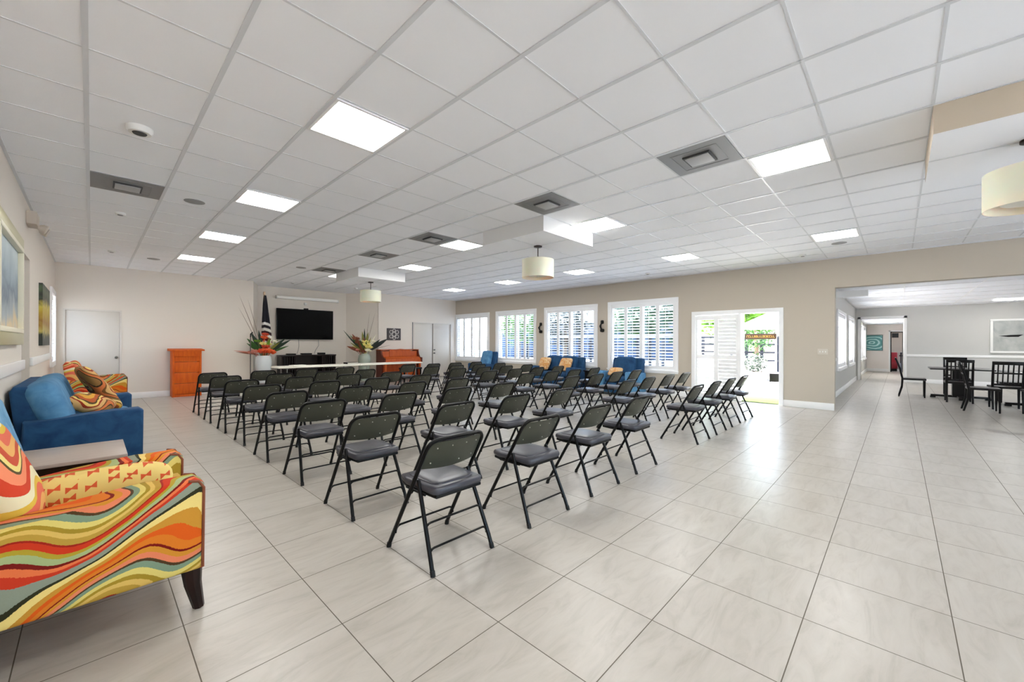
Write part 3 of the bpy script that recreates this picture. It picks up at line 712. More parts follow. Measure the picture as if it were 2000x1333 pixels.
# end table
t_ = thing('end_table', 'taupe topped dark wood end table beside the wavy armchair', 'table', (-.17, 4.28, 0))
mb = MB(); mb.box(-.35, .35, -.31, .31, .525, .55, .004); mb.build('tabletop', M['taupe'], t_)
mb = MB(); mb.box(-.33, .33, -.29, .29, .40, .525); mb.build('apron', M['darkwood'], t_)
for sx in (-1, 1):
    for sy in (-1, 1): mb = MB(); mb.box(sx*.3-.03, sx*.3+.03, sy*.26-.03, sy*.26+.03, 0, .40); mb.build('leg', M['darkwood'], t_)
mb = MB(); mb.box(-.30, .30, -.26, .26, .12, .145); mb.build('shelf', M['darkwood'], t_)
# window side seating (faces -X)
lv = upholstered('loveseat', 'blue loveseat with two gold cushions under the third window', 'sofa', (9.82, 7.45, 0), PI, 1.55, .88, .2, .66, .48, .93, 2, (M['blue'], M['blue'], M['blue']), legs_h=.06, rake=.2)
pillow('throw_pillow', 'gold patterned square cushion at the left end of the window loveseat', (9.72, 7.92, .72), (0, -62, 0), .42, .42, .14, M['goldpat'], 'gold cushions')
pillow('throw_pillow', 'gold patterned square cushion at the right end of the window loveseat', (9.72, 7.12, .72), (0, -62, 0), .42, .42, .14, M['goldpat'], 'gold cushions')
ac = upholstered('armchair', 'wide blue armchair with a small gold cushion under the fourth window', 'armchair', (9.86, 5.35, 0), PI, 1.02, .9, .2, .62, .46, .95, 1, (M['blue'], M['blue_m'], M['blue']), legs_h=.06, rake=.3, back_mat=M['blue'])
pillow('throw_pillow', 'small pale gold cushion lying on the wide blue armchair seat', (9.62, 5.42, .60), (0, -35, 6), .3, .36, .12, M['goldpat'])
fc = upholstered('armchair', 'high backed blue armchair in the far corner beside the first window', 'armchair', (9.75, 10.75, 0), PI, .76, .85, .14, .64, .47, 1.04, 1, (M['blue'], M['blue'], M['blue_m']), legs_h=.08, rake=.2)
t_ = thing('side_table', 'small black side table between the loveseat and the wide blue armchair', 'table', (9.95, 6.28, 0))
mb = MB(); mb.box(-.22, .22, -.22, .22, .55, .58, .004); mb.build('tabletop', M['dining'], t_)
mb = MB(); mb.box(-.19, .19, -.19, .19, .12, .55); mb.build('cabinet', M['dining'], t_, flat=True)
for sx in (-1, 1):
    for sy in (-1, 1): mb = MB(); mb.box(sx*.17-.02, sx*.17+.02, sy*.17-.02, sy*.17+.02, 0, .12); mb.build('leg', M['dining'], t_)

# ------------------------------------------------------------------ back wall furniture
t_ = thing('lectern', 'tall orange cherry wood lectern standing against the back wall', 'lectern', (1.645, 12.93, 0))
mb = MB(); mb.box(-.27, .27, -.16, .2, .0, .06); mb.build('plinth', M['cherry'], t_, flat=True)
mb = MB()
for x in (-.285, .245): mb.box(x, x+.04, -.18, .22, 0, 1.14)
mb.build('side_panel', M['cherry'], t_, flat=True)
mb = MB()
for k in range(4): mb.box(-.245, .245, -.165-.004*(k % 2), -.14, .07+.265*k, .07+.265*k+.258, .004)
mb.build('front_panel', M['cherry'], t_)
mb = MB(); mb.prism([(-.24, 1.13), (.24, 1.13), (.24, 1.19), (-.24, 1.165)], 'x', -.34, .34); o = mb.build('top', M['cherry'], t_, flat=True)
mb = MB(); mb.prism([(-.2, 1.0), (-.14, 1.0), (-.14, 1.13), (-.22, 1.13)], 'x', -.25, .25); mb.build('crown_moulding', M['cherry'], t_, flat=True)
# television
t_ = thing('television', 'large black flat television on the alcove wall', 'television', (4.86, 14.04, 1.94))
mb = MB(); mb.box(-.87, .87, -.05, .0, -.49, .49, .006); mb.build('housing', M['plastic_b'], t_)
mb = MB(); mb.box(-.855, .855, -.052, -.049, -.47, .478); mb.build('screen', M['screen'], t_, flat=True)
mb = MB(); mb.box(-.3, .3, 0, .05, -.2, .2); mb.build('wall_bracket', M['blackmetal'], t_, flat=True)
mb = MB(); mb.box(-.07, .07, -.05, 0, .49, .53, .008); tag(mb.build('webcam', M['plastic_b']), 'small black webcam on top of the television', 'webcam').location = (4.86, 14.04, 1.94)
for x, xe, lb in ((4.66, 4.66, 'straight grey cable hanging below the television, left one'), (5.28, 5.2, 'curved grey cable hanging below the television, right one')):
    mb = MB(); mb.tube([(x, 14.09, 1.46), (x+.01, 14.085, 1.25), (xe-.01, 14.085, 1.1), (xe-.06, 14.06, .98)], .006, 6); tag(mb.build('cable', M['vent']), lb, 'cable', 'television cables')
M['case'] = mat('bright_white_case', (250, 249, 244), .4)
t_ = thing('projector_screen', 'white rolled projector screen case above the television', 'projector screen', (4.95, 14.03, 2.78))
mb = MB(); mb.box(-.95, .95, -.05, .05, -.045, .045, .015, 3); mb.build('case', M['case'], t_)
for s_ in (-1, 1): mb = MB(); mb.box(s_*.955-.012, s_*.955+.012, -.055, .07, -.05, .05, .004); mb.build('end_cap', M['plastic_w'], t_)
mb = MB(); mb.box(-.04, .04, -.05, 0, -.04, .04, .01); o = mb.build('wall_sensor', M['plastic_w']); o.location = (4.86, 14.1, 2.62); tag(o, 'small white box sensor between television and projector case', 'sensor')
# media console
t_ = thing('media_console', 'dark brown open media console under the television', 'cabinet', (4.83, 13.79, 0))
mb = MB(); mb.box(-.83, .83, -.23, .23, .92, .96, .004); mb.build('top', M['darkwood'], t_)
mb = MB()
for x in (-.82, -.42, .38, .78): mb.box(x, x+.04, -.21, .21, 0, .92)
mb.box(-.8, .8, .19, .21, 0, .92); mb.build('frame_panel', M['darkwood'], t_, flat=True)
for z in (.08, .5): mb = MB(); mb.box(-.8, .8, -.2, .2, z, z+.03); mb.build('shelf', M['darkwood'], t_, flat=True)
for x0 in (-.78, .42):
    mb = MB()
    for k in range(5): mb.box(x0+.045+.07*k, x0+.06+.07*k, -.215, -.2, .11, .90)
    for z in (.3, .62): mb.box(x0, x0+.37, -.215, -.2, z, z+.02)
    mb.build('lattice_door', M['darkwood'], t_, flat=True)
for x, w_, h_, lb in ((-.5, .24, .045, 'flat black media player on the console, leftmost'), (-.05, .3, .05, 'wide black media box on the middle of the console'), (.42, .2, .06, 'black receiver at the right end of the console')):
    mb = MB(); mb.box(-w_/2, w_/2, -.09, .09, 0, h_, .005); o = mb.build('media_box', M['plastic_b']); o.location = (4.83+x, 13.76, .96); tag(o, lb, 'media player', 'black boxes on the media console')
# long folding tables
def make_table():
    t_ = thing('folding_table', '', 'table', group='white folding tables in front of the alcove')
    mb = MB(); mb.box(-1.04, 1.04, -.31, .31, .70, .74, .012, 3); mb.build('tabletop', M['tabletop'], t_)
    for s_ in (-1, 1):
        mb = MB(); x = s_*.82
        mb.tube([(x, -.24, 0), (x, -.24, .68), (x, .24, .68), (x, .24, 0)], .014); mb.tube([(x, -.24, .2), (x, .24, .2)], .01); mb.build('leg', M['vent'], t_)
        mb = MB(); mb.tube([(x, 0, .68), (s_*.4, 0, .69)], .008); mb.build('brace', M['vent'], t_)
    reg(t_); return t_
tb = make_table(); tb.location = (4.22, 11.32, 0); tb['label'] = 'long white folding table in front of the media console'
dup(tb, (6.31, 11.32, 0), 0, 'long white folding table in front of the upright piano')
mb = MB(); mb.box(-.17, .17, -.12, .12, 0, .025, .003); o = mb.build('paper_stack', M['paper']); o.location = (3.72, 11.3, .74); o.rotation_euler = (0, 0, .2); tag(o, 'white stack of paper on the left end of the long table', 'paper')
t_ = thing('binder', 'closed black binder lying on the long white table', 'binder', (5.2, 11.45, .74))
mb = MB(); mb.box(-.16, .16, -.13, .13, 0, .006); mb.box(-.16, .16, -.13, .13, .034, .04); mb.box(-.16, -.152, -.13, .13, 0, .04); mb.build('cover', M['plastic_b'], t_, flat=True)
mb = MB(); mb.box(-.15, .15, -.125, .125, .006, .034); mb.build('pages', M['paper'], t_, flat=True)
# piano
t_ = thing('upright_piano', 'orange brown upright piano against the back wall', 'piano', (7.63, 12.88, 0))
mb = MB(); mb.box(-.70, .70, -.02, .28, .1, 1.06, .004); mb.build('case', M['piano'], t_)
for s_ in (-1, 1):
    mb = MB(); mb.prism([(.28, 0), (.28, 1.09), (-.04, 1.09), (-.08, .95), (-.16, .84), (-.30, .82), (-.30, .62), (-.12, .58), (-.1, .1), (-.28, .08), (-.28, 0)], 'x', s_*.73-.025, s_*.73+.025); mb.build('side_panel', M['piano_d'], t_, flat=True)
    mb = MB(); mb.tube([(s_*.68, -.25, .07), (s_*.68, -.25, .62)], [.03, .04], 8); mb.build('front_leg', M['piano'], t_)
mb = MB(); mb.box(-.76, .76, -.06, .30, 1.09, 1.115, .005); mb.build('lid', M['piano'], t_)
mb = MB(); mb.box(-.705, .705, -.29, -.02, .64, .70, .004); mb.build('key_bed', M['piano'], t_)
mb = MB(); mb.prism([(-.28, .70), (-.03, .70), (-.03, .84), (-.12, .86), (-.26, .78)], 'x', -.70, .70); mb.build('fallboard', M['piano'], t_)
mb = MB(); mb.prism([(-.42, .0), (.42, 0), (.42, .2), (.32, .235), (0, .26), (-.32, .235), (-.42, .2)], 'y', -.012, .012); o = mb.build('music_desk', M['piano'], t_); o.location = (0, -.05, .875); o.rotation_euler = (-.12, 0, 0)
mb = MB()
for k in range(3): mb.box(-.06+.05*k, -.045+.05*k, -.24, -.1, .06, .075)
mb.build('pedal', M['brass'], t_, flat=True)
t_ = thing('piano_bench', 'black piano bench in front of the upright piano', 'bench', (7.65, 12.2, 0))
mb = MB(); mb.box(-.36, .36, -.17, .17, .44, .50, .012, 3); mb.build('seat', M['plastic_b'], t_)
for sx in (-1, 1):
    for sy in (-1, 1): mb = MB(); mb.box(sx*.32-.022, sx*.32+.022, sy*.13-.022, sy*.13+.022, 0, .44); mb.build('leg', M['dining'], t_)
# wall art panel (dark ornamental)
t_ = thing('wall_art', 'dark square ornamental panel with pale scrolls above the piano', 'wall art', (7.57, 13.19, 1.66))
mb = MB(); mb.box(-.275, .275, -.02, 0, -.215, .215, .004); mb.build('panel', mat('charcoal_panel', (66, 60, 62), .6), t_)
mb = MB()
for cx, cz, r_ in ((-.12, .08, .06), (.12, .08, .06), (-.12, -.08, .06), (.12, -.08, .06), (0, .14, .05), (0, -.14, .05), (0, 0, .07)):
    mb.tube([(cx+r_*math.cos(a*PI/8), -.024, cz+r_*math.sin(a*PI/8)) for a in range(17)], .012, 6)
mb.build('scroll_relief', mat('pale_relief', (200, 194, 190), .6), t_)
# wall phone / thermostat plate by back door
t_ = thing('microphone_stand', 'thin dark upright metal stand beside the left flower vase', 'stand', (3.02, 12.85, 0))
mb = MB(); mb.lathe([(.13, 0), (.13, .015), (.02, .03)], n=24); mb.build('base', M['blackmetal'], t_)
mb = MB(); mb.tube([(0, 0, .02), (0, 0, 1.52)], .013); mb.build('pole', mat('dull_steel', (96, 88, 84), .4, .4), t_)
mb = MB(); mb.tube([(0, 0, 1.50), (.0, -.02, 1.58), (.02, -.1, 1.62)], .016); mb.build('clip', M['plastic_b'], t_)
mb = MB(); mb.box(8.345, 8.375, BW-.02, BW, 1.0, 2.13); struct(mb.build('trim_12', M['vent'], flat=True))
# flag
t_ = thing('flag', 'draped striped flag on a pole behind the left flowers', 'flag', (3.52, 13.5, 0))
mb = MB(); mb.lathe([(.14, 0), (.14, .03), (.05, .06), (.03, .1)], n=20); mb.build('base', M['brass'], t_)
mb = MB(); mb.tube([(0, 0, .05), (0, 0, 2.76)], .014); mb.build('pole', mat('pole_wood', (170, 128, 84), .4), t_)
mb = MB(); mb.puff(.06, .06, .1, (0, 0, 2.80), n=8); mb.build('finial', mat('pale_gold', (214, 190, 160), .3, .6), t_)
mb = MB(); nn, nr = 24, 26; rings = []
for i in range(nr+1):
    q = i/nr; z = 2.74-1.5*q; r_ = .03+.10*q**.8; cx = .02+.05*q
    rings.append([mb.b.verts.new((cx+(r_*(1+.25*math.sin(5*a*2*PI/nn+q*2)))*math.cos(a*2*PI/nn), (r_*.7*(1+.25*math.sin(5*a*2*PI/nn+q*2)))*math.sin(a*2*PI/nn), z-.06*math.cos(a*2*PI/nn)*q)) for a in range(nn)])
for a_, b_ in zip(rings, rings[1:]):
    for k in range(nn): mb.b.faces.new((a_[k], a_[(k+1) % nn], b_[(k+1) % nn], b_[k]))
mb.b.faces.new(rings[0]); o = mb.build('cloth', M['flag'], t_, sharp=80)
for v_ in o.data.vertices: v_.co.z -= 1.04
o.location.z = 1.04
# vases + flowers
def vase(label, loc, prof, m_):
    mb = MB(); mb.lathe(prof, n=32, cap=False); mb.lathe([(prof[0][0], prof[0][1]), (.001, prof[0][1])], n=32, cap=False)
    o = mb.build('floor_vase', m_); o.location = loc; return tag(o, label, 'vase', 'floor vases')
vase('tall white floor vase with orange flowers left of the console', (3.36, 12.95, 0), [(.11, 0), (.15, .2), (.19, .55), (.205, .8), (.19, .93), (.165, .98), (.15, .98), (.17, .9), (.18, .7)], M['vase_w'])
vase('tall celadon green floor vase with yellow flowers left of the piano', (6.32, 12.9, 0), [(.11, 0), (.14, .25), (.18, .6), (.205, .78), (.18, .92), (.12, .99), (.11, .99), (.16, .88), (.18, .7)], M['vase_g'])
def blade(mb, p0, d, L_, w_, bend=.2, n=5):
    d = Vector(d).normalized(); side = d.cross(Vector((0, 1, .2))).normalized(); dn = Vector((d.x, d.y, 0)); P = []
    for i in range(n+1):
        q = i/n; c = Vector(p0)+d*L_*q+Vector((d.x, d.y, -1))*bend*L_*q*q*.4; ww = w_*math.sin(PI*min(.97, q*.9+.08))
        P.append((mb.b.verts.new(c-side*ww), mb.b.verts.new(c+Vector((0, -.15*ww, 0))), mb.b.verts.new(c+side*ww)))
    for a_, b_ in zip(P, P[1:]):
        mb.b.faces.new((a_[0], a_[1], b_[1], b_[0])); mb.b.faces.new((a_[1], a_[2], b_[2], b_[1]))
def flower(parent, name, m_, base, tip, r_, petals=9):
    mb = MB(); tip = Vector(tip); base = Vector(base); ax = (tip-base).normalized()
    mb.tube([base, tip], .005, 5)
    for k in range(petals):
        a = 2*PI*k/petals; d = ax*.5+Vector((math.cos(a), math.sin(a)*.7, math.sin(a)*.6)); blade(mb, tip-ax*.02, d, r_, r_*.28, .1, 3)
    return mb.build(name, m_, parent, sharp=80)
def arr(label, loc, items, blades, k_=1.0, fill=()):
    t_ = thing('flower_arrangement', label, 'flowers', loc, 0, 'flower arrangements'); t_.scale = (k_, k_, 1)
    for m_, tip, r_ in items: flower(t_, 'flower', m_, (0, 0, -.15), tip, r_)
    for m_, d, L_, w_, b_ in blades:
        mb = MB(); mb.tube([(0, 0, -.15), Vector(d).normalized()*.2], .005, 5); blade(mb, Vector(d).normalized()*.12, d, L_, w_, b_); mb.build('leaf' if w_ > .014 else 'twig', m_, t_, sharp=80)
    rd = random.Random(len(label))
    for q in range(12):
        d = (rd.uniform(-.8, .8), rd.uniform(-.35, .25), rd.uniform(.5, 1)); m_ = fill[q % len(fill)]; L_ = rd.uniform(.3, .52)
        mb = MB(); mb.tube([(0, 0, -.15), Vector(d).normalized()*.15], .005, 5); blade(mb, Vector(d).normalized()*.1, d, L_, rd.uniform(.02, .045), .15); mb.build('leaf', m_, t_, sharp=80)
arr('orange and green flower arrangement in the white floor vase', (3.36, 12.95, .98),
    [(M['orange'], (.04, -.12, .14), .14), (M['red_o'], (-.06, -.14, .12), .13), (M['orange'], (.14, -.1, .1), .13), (M['red_o'], (.02, -.1, .26), .11), (M['orange'], (.0, -.05, .52), .09), (M['red_o'], (.02, -.06, .60), .09), (M['yellow'], (-.04, -.1, .34), .09), (M['yellow'], (.1, -.06, .33), .08), (M['cream'], (.24, -.05, .40), .07), (M['cream'], (.2, 0, .3), .08), (M['green1'], (-.14, -.02, .42), .08), (M['pinkish'], (-.22, -.08, .12), .1), (M['pinkish'], (-.3, -.08, .1), .08)],
    [(M['green3'], (.75, -.1, .62), .62, .05, .1), (M['green3'], (.62, -.2, .7), .55, .05, .05), (M['green2'], (.85, 0, .45), .5, .035, .1), (M['green3'], (-.35, 0, .9), .58, .05, .1), (M['green2'], (-.5, -.1, .75), .5, .05, .2), (M['green3'], (-.15, 0, 1), .6, .04, 0), (M['pinkish'], (-.95, -.1, .3), .5, .02, .2), (M['rust'], (-1, -.1, .22), .46, .018, .1),
     (M['twig'], (-.30, -.02, 1), 1.65, .007, .05), (M['twig'], (-.2, .02, 1), 1.5, .006, .05), (M['twig'], (-.36, .02, 1), 1.35, .006, .1), (M['green1'], (.2, -.2, .9), .4, .04, .2), (M['cream'], (.35, 0, .9), .5, .02, 0)], 1.15, [M['green3'], M['green1'], M['cream'], M['yell_leaf'], M['orange'], M['green2']])
arr('yellow and rust flower arrangement in the green floor vase', (6.32, 12.9, .99),
    [(M['yellow'], (-.02, -.14, .30), .12), (M['yellow'], (.05, -.12, .22), .12), (M['yellow'], (-.04, -.12, .40), .1), (M['cream'], (.04, -.12, .10), .1), (M['cream'], (.22, -.05, .42), .07), (M['cream'], (.15, -.05, .34), .07), (M['rust'], (-.26, -.05, .5), .11), (M['rust'], (-.2, -.05, .38), .1), (M['rust'], (-.07, -.1, .08), .08), (M['rust'], (-.32, -.05, .17), .06), (M['pinkish'], (-.24, -.08, .14), .06)],
    [(M['blackleaf'], (.72, -.1, .62), .66, .075, .05), (M['green3'], (.6, -.1, .72), .5, .05, 0), (M['green3'], (-.7, 0, .9), .80, .022, -.1), (M['green2'], (-.55, 0, .9), .62, .03, 0), (M['yell_leaf'], (-.08, 0, 1), .62, .04, 0), (M['yell_leaf'], (.14, 0, 1), .6, .045, 0), (M['green3'], (0, 0, 1), .72, .03, 0), (M['rust'], (-.4, 0, .8), .6, .06, 0), (M['rust'], (-.8, -.1, .45), .42, .05, .1), (M['blackleaf'], (-.75, -.1, .5), .3, .03, 0), (M['cream'], (.45, 0, .9), .6, .02, 0),
     (M['twig'], (.1, 0, 1), 1.3, .006, 0), (M['twig'], (.22, .02, 1), 1.35, .006, 0), (M['twig'], (.9, -.1, .5), .62, .008, .3)], 1.3, [M['yell_leaf'], M['rust'], M['cream'], M['green2'], M['yellow'], M['green3']])
# ------------------------------------------------------------------ left wall pieces
t_ = thing('framed_painting', 'large grey blue abstract painting in champagne frame, left wall', 'painting', (LW, 5.95, 1.885))
mb = MB(); a, b, f_ = .92, .57, .13
for y0, y1, z0, z1 in ((-a, a, b-f_, b), (-a, a, -b, -b+f_), (-a, -a+f_, -b+f_, b-f_), (a-f_, a, -b+f_, b-f_)): mb.box(.0, .05, y0, y1, z0, z1, .012)
mb.build('frame', M['gold_frame'], t_)
mb = MB(); a2, b2 = a-f_, b-f_
for y0, y1, z0, z1 in ((-a2, a2, b2-.035, b2+.01), (-a2, a2, -b2-.01, -b2+.035), (-a2-.01, -a2+.035, -b2+.035, b2-.035), (a2-.035, a2+.01, -b2+.035, b2-.035)): mb.box(.0, .06, y0, y1, z0, z1, .006)
mb.build('inner_lip', M['frame_lip'], t_)
mb = MB(); mb.box(.005, .02, -a2, a2, -b2, b2); mb.build('canvas', M['art_big'], t_, flat=True)
mb = MB(); mb.box(0, .04, -.75, .75, -.48, .48); o = mb.build('wall_canvas', M['art_yellow'], flat=True); o.location = (LW, 10.2, 1.77); tag(o, 'unframed dark and yellow canvas on the left wall past the recess', 'painting')
t_ = thing('emergency_light', 'beige twin head emergency light high on the left wall', 'emergency light', (LW, 7.85, 2.86))
mb = MB(); mb.box(0, .09, -.16, .16, -.06, .10, .01); mb.build('housing', mat('beige_plastic', (196, 184, 170), .5), t_)
for s_ in (-1, 1):
    mb = MB(); mb.lathe([(.03, 0), (.05, .03), (.055, .07), (.045, .075)], n=18); o = mb.build('lamp_head', bpy.data.materials['beige_plastic'], t_); o.location = (.10, s_*.1, -.08); o.rotation_euler = (0, PI/2+.4, 0)
# ------------------------------------------------------------------ right wall pieces
def ornament():
    t_ = thing('wall_sconce', '', 'wall ornament', (RW-.02, 8.62, 1.86), 0, 'black scrolled wall ornaments')
    mb = MB(); mb.puff(.035, .10, .11, (-.005, .0, .125), n=7); mb.puff(.04, .13, .10, (-.005, 0, -.12), n=7); mb.build('scroll', M['blackmetal'], t_)
    mb = MB(); mb.tube([(-.01, .0, .13), (-.02, .03, .06), (-.03, .05, .0), (-.02, .03, -.06), (-.01, 0, -.13)], [.02, .024, .03, .024, .02], 8); mb.build('stem', M['blackmetal'], t_)
    mb = MB(); mb.lathe([(.02, 0), (.035, .02), (.03, .05)], (-.07, .02, -.02), 12); mb.tube([(-.01, .02, -.03), (-.07, .02, -.02)], .01); mb.build('candle_cup', M['blackmetal'], t_)
    reg(t_); return t_
o = ornament(); o['label'] = 'black scrolled iron ornament between the second and third windows'
dup(o, (RW-.02, 6.28, 1.85), 0, 'black scrolled iron ornament between the third and fourth windows')
t_ = thing('light_switch', 'beige light switch plate between patio door and room opening', 'switch', (RW, 1.12, 1.19))
mb = MB(); mb.box(-.008, 0, -.085, .085, -.058, .058, .003); mb.build('plate', mat('switch_beige', (200, 192, 180), .4), t_)
for y in (-.045, 0, .045): mb = MB(); mb.box(-.016, -.006, y-.008, y+.008, -.015, .015); mb.build('toggle', M['plastic_w'], t_, flat=True)
# ------------------------------------------------------------------ dining room
def make_dchair():
    t_ = thing('dining_chair', '', 'dining chair', group='dark slat back dining chairs')
    for s_ in (-1, 1):
        mb = MB(); mb.tube([(-.27, s_*.2, 0), (-.21, s_*.2, .25), (-.20, s_*.2, .46), (-.25, s_*.2, .72), (-.33, s_*.2, .99)], [.017, .021, .023, .021, .018], 6); mb.build('rear_leg', M['dining'], t_)
        mb = MB(); mb.tube([(.2, s_*.2, 0), (.2, s_*.2, .43)], [.016, .022], 6); mb.build('leg', M['dining'], t_)
    mb = MB(); mb.prism([(-.22, -.21), (.23, -.235), (.23, .235), (-.22, .21)], 'z', .435, .48, .01); mb.build('seat', M['dining'], t_)
    mb = MB(); mb.box(-.345, -.315, -.22, .22, .93, 1.0, .008); mb.build('top_rail', M['dining'], t_)
    mb = MB(); mb.box(-.225, -.2, -.2, .2, .5, .54); mb.build('cross_rail', M['dining'], t_, flat=True)
    mb = MB(); mb.box(-.275, -.25, -.2, .2, .74, .77); mb.build('cross_rail', M['dining'], t_, flat=True)
    for k in range(5):
        y = -.135+.0675*k; mb = MB(); mb.tube([(-.21, y, .52), (-.262, y, .75), (-.325, y, .96)], .011, 6); mb.build('slat', M['dining'], t_)
    reg(t_); return t_
dc = make_dchair()
dl = [((14.65, -.28), -PI/2, 'dark slat back dining chair seen side on, left of the far table'), ((14.05, -1.02), 0, 'dark slat back dining chair with its back to camera at the far table'),
      ((15.75, -1.1), PI, 'dark slat back dining chair on the far side of the far table'), ((14.75, -1.92), PI/2, 'dark slat back dining chair right of the far table, facing left'),
      ((12.45, -1.23), -PI/2, 'dark slat back dining chair seen side on between the two tables'), ((13.2, -1.62), 0, 'dark slat back dining chair nearest camera beside right table'), ((12.35, -1.98), .12, 'dark slat back dining chair at the right edge of the photo')]
for k, ((x, y), rz, lb) in enumerate(dl):
    if k == 0: dc.location = (x, y, 0); dc.rotation_euler = (0, 0, rz); dc['label'] = lb
    else: dup(dc, (x, y, 0), rz, lb)
t_ = thing('dining_table', 'black square pedestal dining table nearer the corridor', 'table', (14.9, -1.1, 0), 0, 'black pedestal dining tables')
mb = MB(); mb.box(-.53, .53, -.53, .53, .725, .755, .006); mb.build('tabletop', M['dining'], t_)
mb = MB(); mb.box(-.13, .13, -.13, .13, .06, .725); mb.build('pedestal', M['dining'], t_, flat=True)
mb = MB(); mb.box(-.5, .5, -.05, .05, .03, .08, .008); mb.box(-.05, .05, -.5, .5, .03, .08, .008)
for x, y in ((-.46, 0), (.46, 0), (0, -.46), (0, .46)): mb.box(x-.05, x+.05, y-.05, y+.05, 0, .04)
mb.build('cross_base', M['dining'], t_)
reg(t_); dup(t_, (13.93, -2.2, 0), 0, 'black square pedestal dining table at the right edge of the photo')
t_ = thing('framed_picture', 'pale grey seascape in white frame on dining room wall', 'picture', (FW-.01, -2.55, 1.62))
mb = MB(); a, b = .42, .54
for y0, y1, z0, z1 in ((-a, a, b-.06, b), (-a, a, -b, -b+.06), (-a, -a+.06, -b+.06, b-.06), (a-.06, a, -b+.06, b-.06)): mb.box(-.04, .0, y0, y1, z0, z1, .006)
mb.build('frame', M['white_frame'], t_)
mb = MB(); mb.box(-.02, -.005, -a+.05, a-.05, -b+.05, b-.05); cv = mb.build('canvas', M['art_grey'], t_, flat=True)
mb = MB(); mb.prism([(.25, .0), (.05, -.03), (-.15, -.03), (-.25, .04), (0, .03)], 'x', -.024, -.02); mb.build('boat_shape', M['plastic_b'], cv, flat=True)
t_ = thing('framed_picture', 'teal swirling picture on the end wall of the corridor', 'picture', (26.99, .93, 1.42))
mb = MB(); a, b = .38, .39
for y0, y1, z0, z1 in ((-a, a, b-.03, b), (-a, a, -b, -b+.03), (-a, -a+.03, -b+.03, b-.03), (a-.03, a, -b+.03, b-.03)): mb.box(-.03, .0, y0, y1, z0, z1)
mb.build('frame', mat('teal_frame', (70, 112, 108), .5), t_, flat=True)
mb = MB(); mb.box(-.02, -.005, -a+.02, a-.02, -b+.02, b-.02); mb.build('canvas', M['art_teal'], t_, flat=True)
mb = MB(); mb.box(-.02, 0, -.13, .13, -.12, .12); o = mb.build('wall_monitor', M['plastic_b'], flat=True); o.location = (29.99, .12, 1.83); tag(o, 'small black screen on the wall beyond the dark doorway', 'screen')
t_ = thing('gym_bench', 'dark red padded seat beyond the dark doorway', 'seat', (28.0, .16, 0))
mb = MB(); mb.box(-.2, .2, -.14, .14, .12, .5, .04, 3); mb.build('cushion', M['carpet_red'], t_)
mb = MB(); mb.box(-.22, -.1, -.13, .13, .45, .95, .04, 3); mb.build('backrest', M['carpet_red'], t_)
mb = MB(); mb.box(-.18, .18, -.12, .12, 0, .12); mb.build('base', M['blackmetal'], t_, flat=True)
t_ = thing('exercise_bike', 'black and grey exercise bike beyond the dark doorway', 'exercise bike', (27.8, -.10, 0))
mb = MB(); mb.tube([(-.3, 0, .03), (.3, 0, .03)], .03); mb.tube([(-.2, 0, .03), (-.1, 0, .7), (-.2, 0, .95)], .03); mb.tube([(.2, 0, .03), (.15, 0, .75)], .03); mb.tube([(.15, 0, .3), (-.12, 0, .35)], .03); mb.build('frame', M['blackmetal'], t_)
mb = MB(); mb.puff(.22, .14, .08, (.15, 0, .78), n=8); mb.build('saddle', M['plastic_b'], t_)
mb = MB(); mb.tube([(-.2, -.12, .95), (-.2, .12, .95)], .015); mb.build('handlebar', M['vent'], t_)
mb = MB(); mb.lathe([(.18, -.02), (.18, .02)], n=24); o = mb.build('flywheel', M['vent'], t_); o.location = (-.18, .03, .24); o.rotation_euler = (PI/2, 0, 0)

# ------------------------------------------------------------------ outside
mb = MB(); mb.box(10.6, 60, 1.36, 60, -.12, -.02); mb.box(-30, 60, -50, YF-.21, -.12, -.02); mb.box(-30, -.77, YF-.21, 60, -.12, -.02); o = mb.build('patio', M['patio'], flat=True); struct(o)
mb = MB(); mb.box(10.61, 11.5, 1.5, 3.9, -.019, .026, .003); mb.box(10.42, 10.61, 1.9, 3.63, .0155, .026); o = mb.build('turf_mat', M['turf']); tag(o, 'lime green turf mat just outside the patio door', 'mat')
def tree(label, loc, h, r_, m_, seed, nl=1500, trunk=.12, flat_=1.0, group=None, name='tree', cat='tree', zc=None):
    rd = random.Random(seed); t_ = thing(name, label, cat, loc, 0, group)
    if trunk: mb = MB(); mb.tube([(0, 0, 0), (.05, 0, h*.5), (-.03, .05, h*.8)], [trunk, trunk*.7, trunk*.35], 8); mb.build('trunk', M['bark'], t_)
    mb = MB(); zc = h-r_*flat_ if zc is None else zc
    for _ in range(nl):
        while True:
            p = Vector([rd.uniform(-1, 1) for _ in range(3)])
            if .45 < p.length < 1: break
        k = 1+.25*math.sin(p.x*7+seed)*math.cos(p.y*6); c = Vector((p.x*r_*k, p.y*r_*k, zc+p.z*r_*flat_*k))
        if c.z < .02: c.z = .05
        u = Vector([rd.uniform(-1, 1) for _ in range(3)]).normalized(); w = u.orthogonal().normalized(); s_ = r_*rd.uniform(.07, .13)
        mb.b.faces.new([mb.b.verts.new(c+u*s_), mb.b.verts.new(c+w*s_*.5), mb.b.verts.new(c-u*s_), mb.b.verts.new(c-w*s_*.5)])
    o = mb.build('foliage', m_, t_, flat=True); return t_
tg = 'trees beyond the patio'
tree('bright lime green tree seen through the open patio door', (24.5, 6.3, -.02), 5.6, 2.1, M['green1'], 1, 2600, group=tg)
tree('mid green tree behind the hanging sign', (22, 4.9, -.02), 2.5, .75, M['green2'], 2, 700, group=tg)
tree('mid green tree outside the fourth window', (26, 12.5, -.02), 6.5, 2.6, M['green2'], 3, 1600, group=tg)
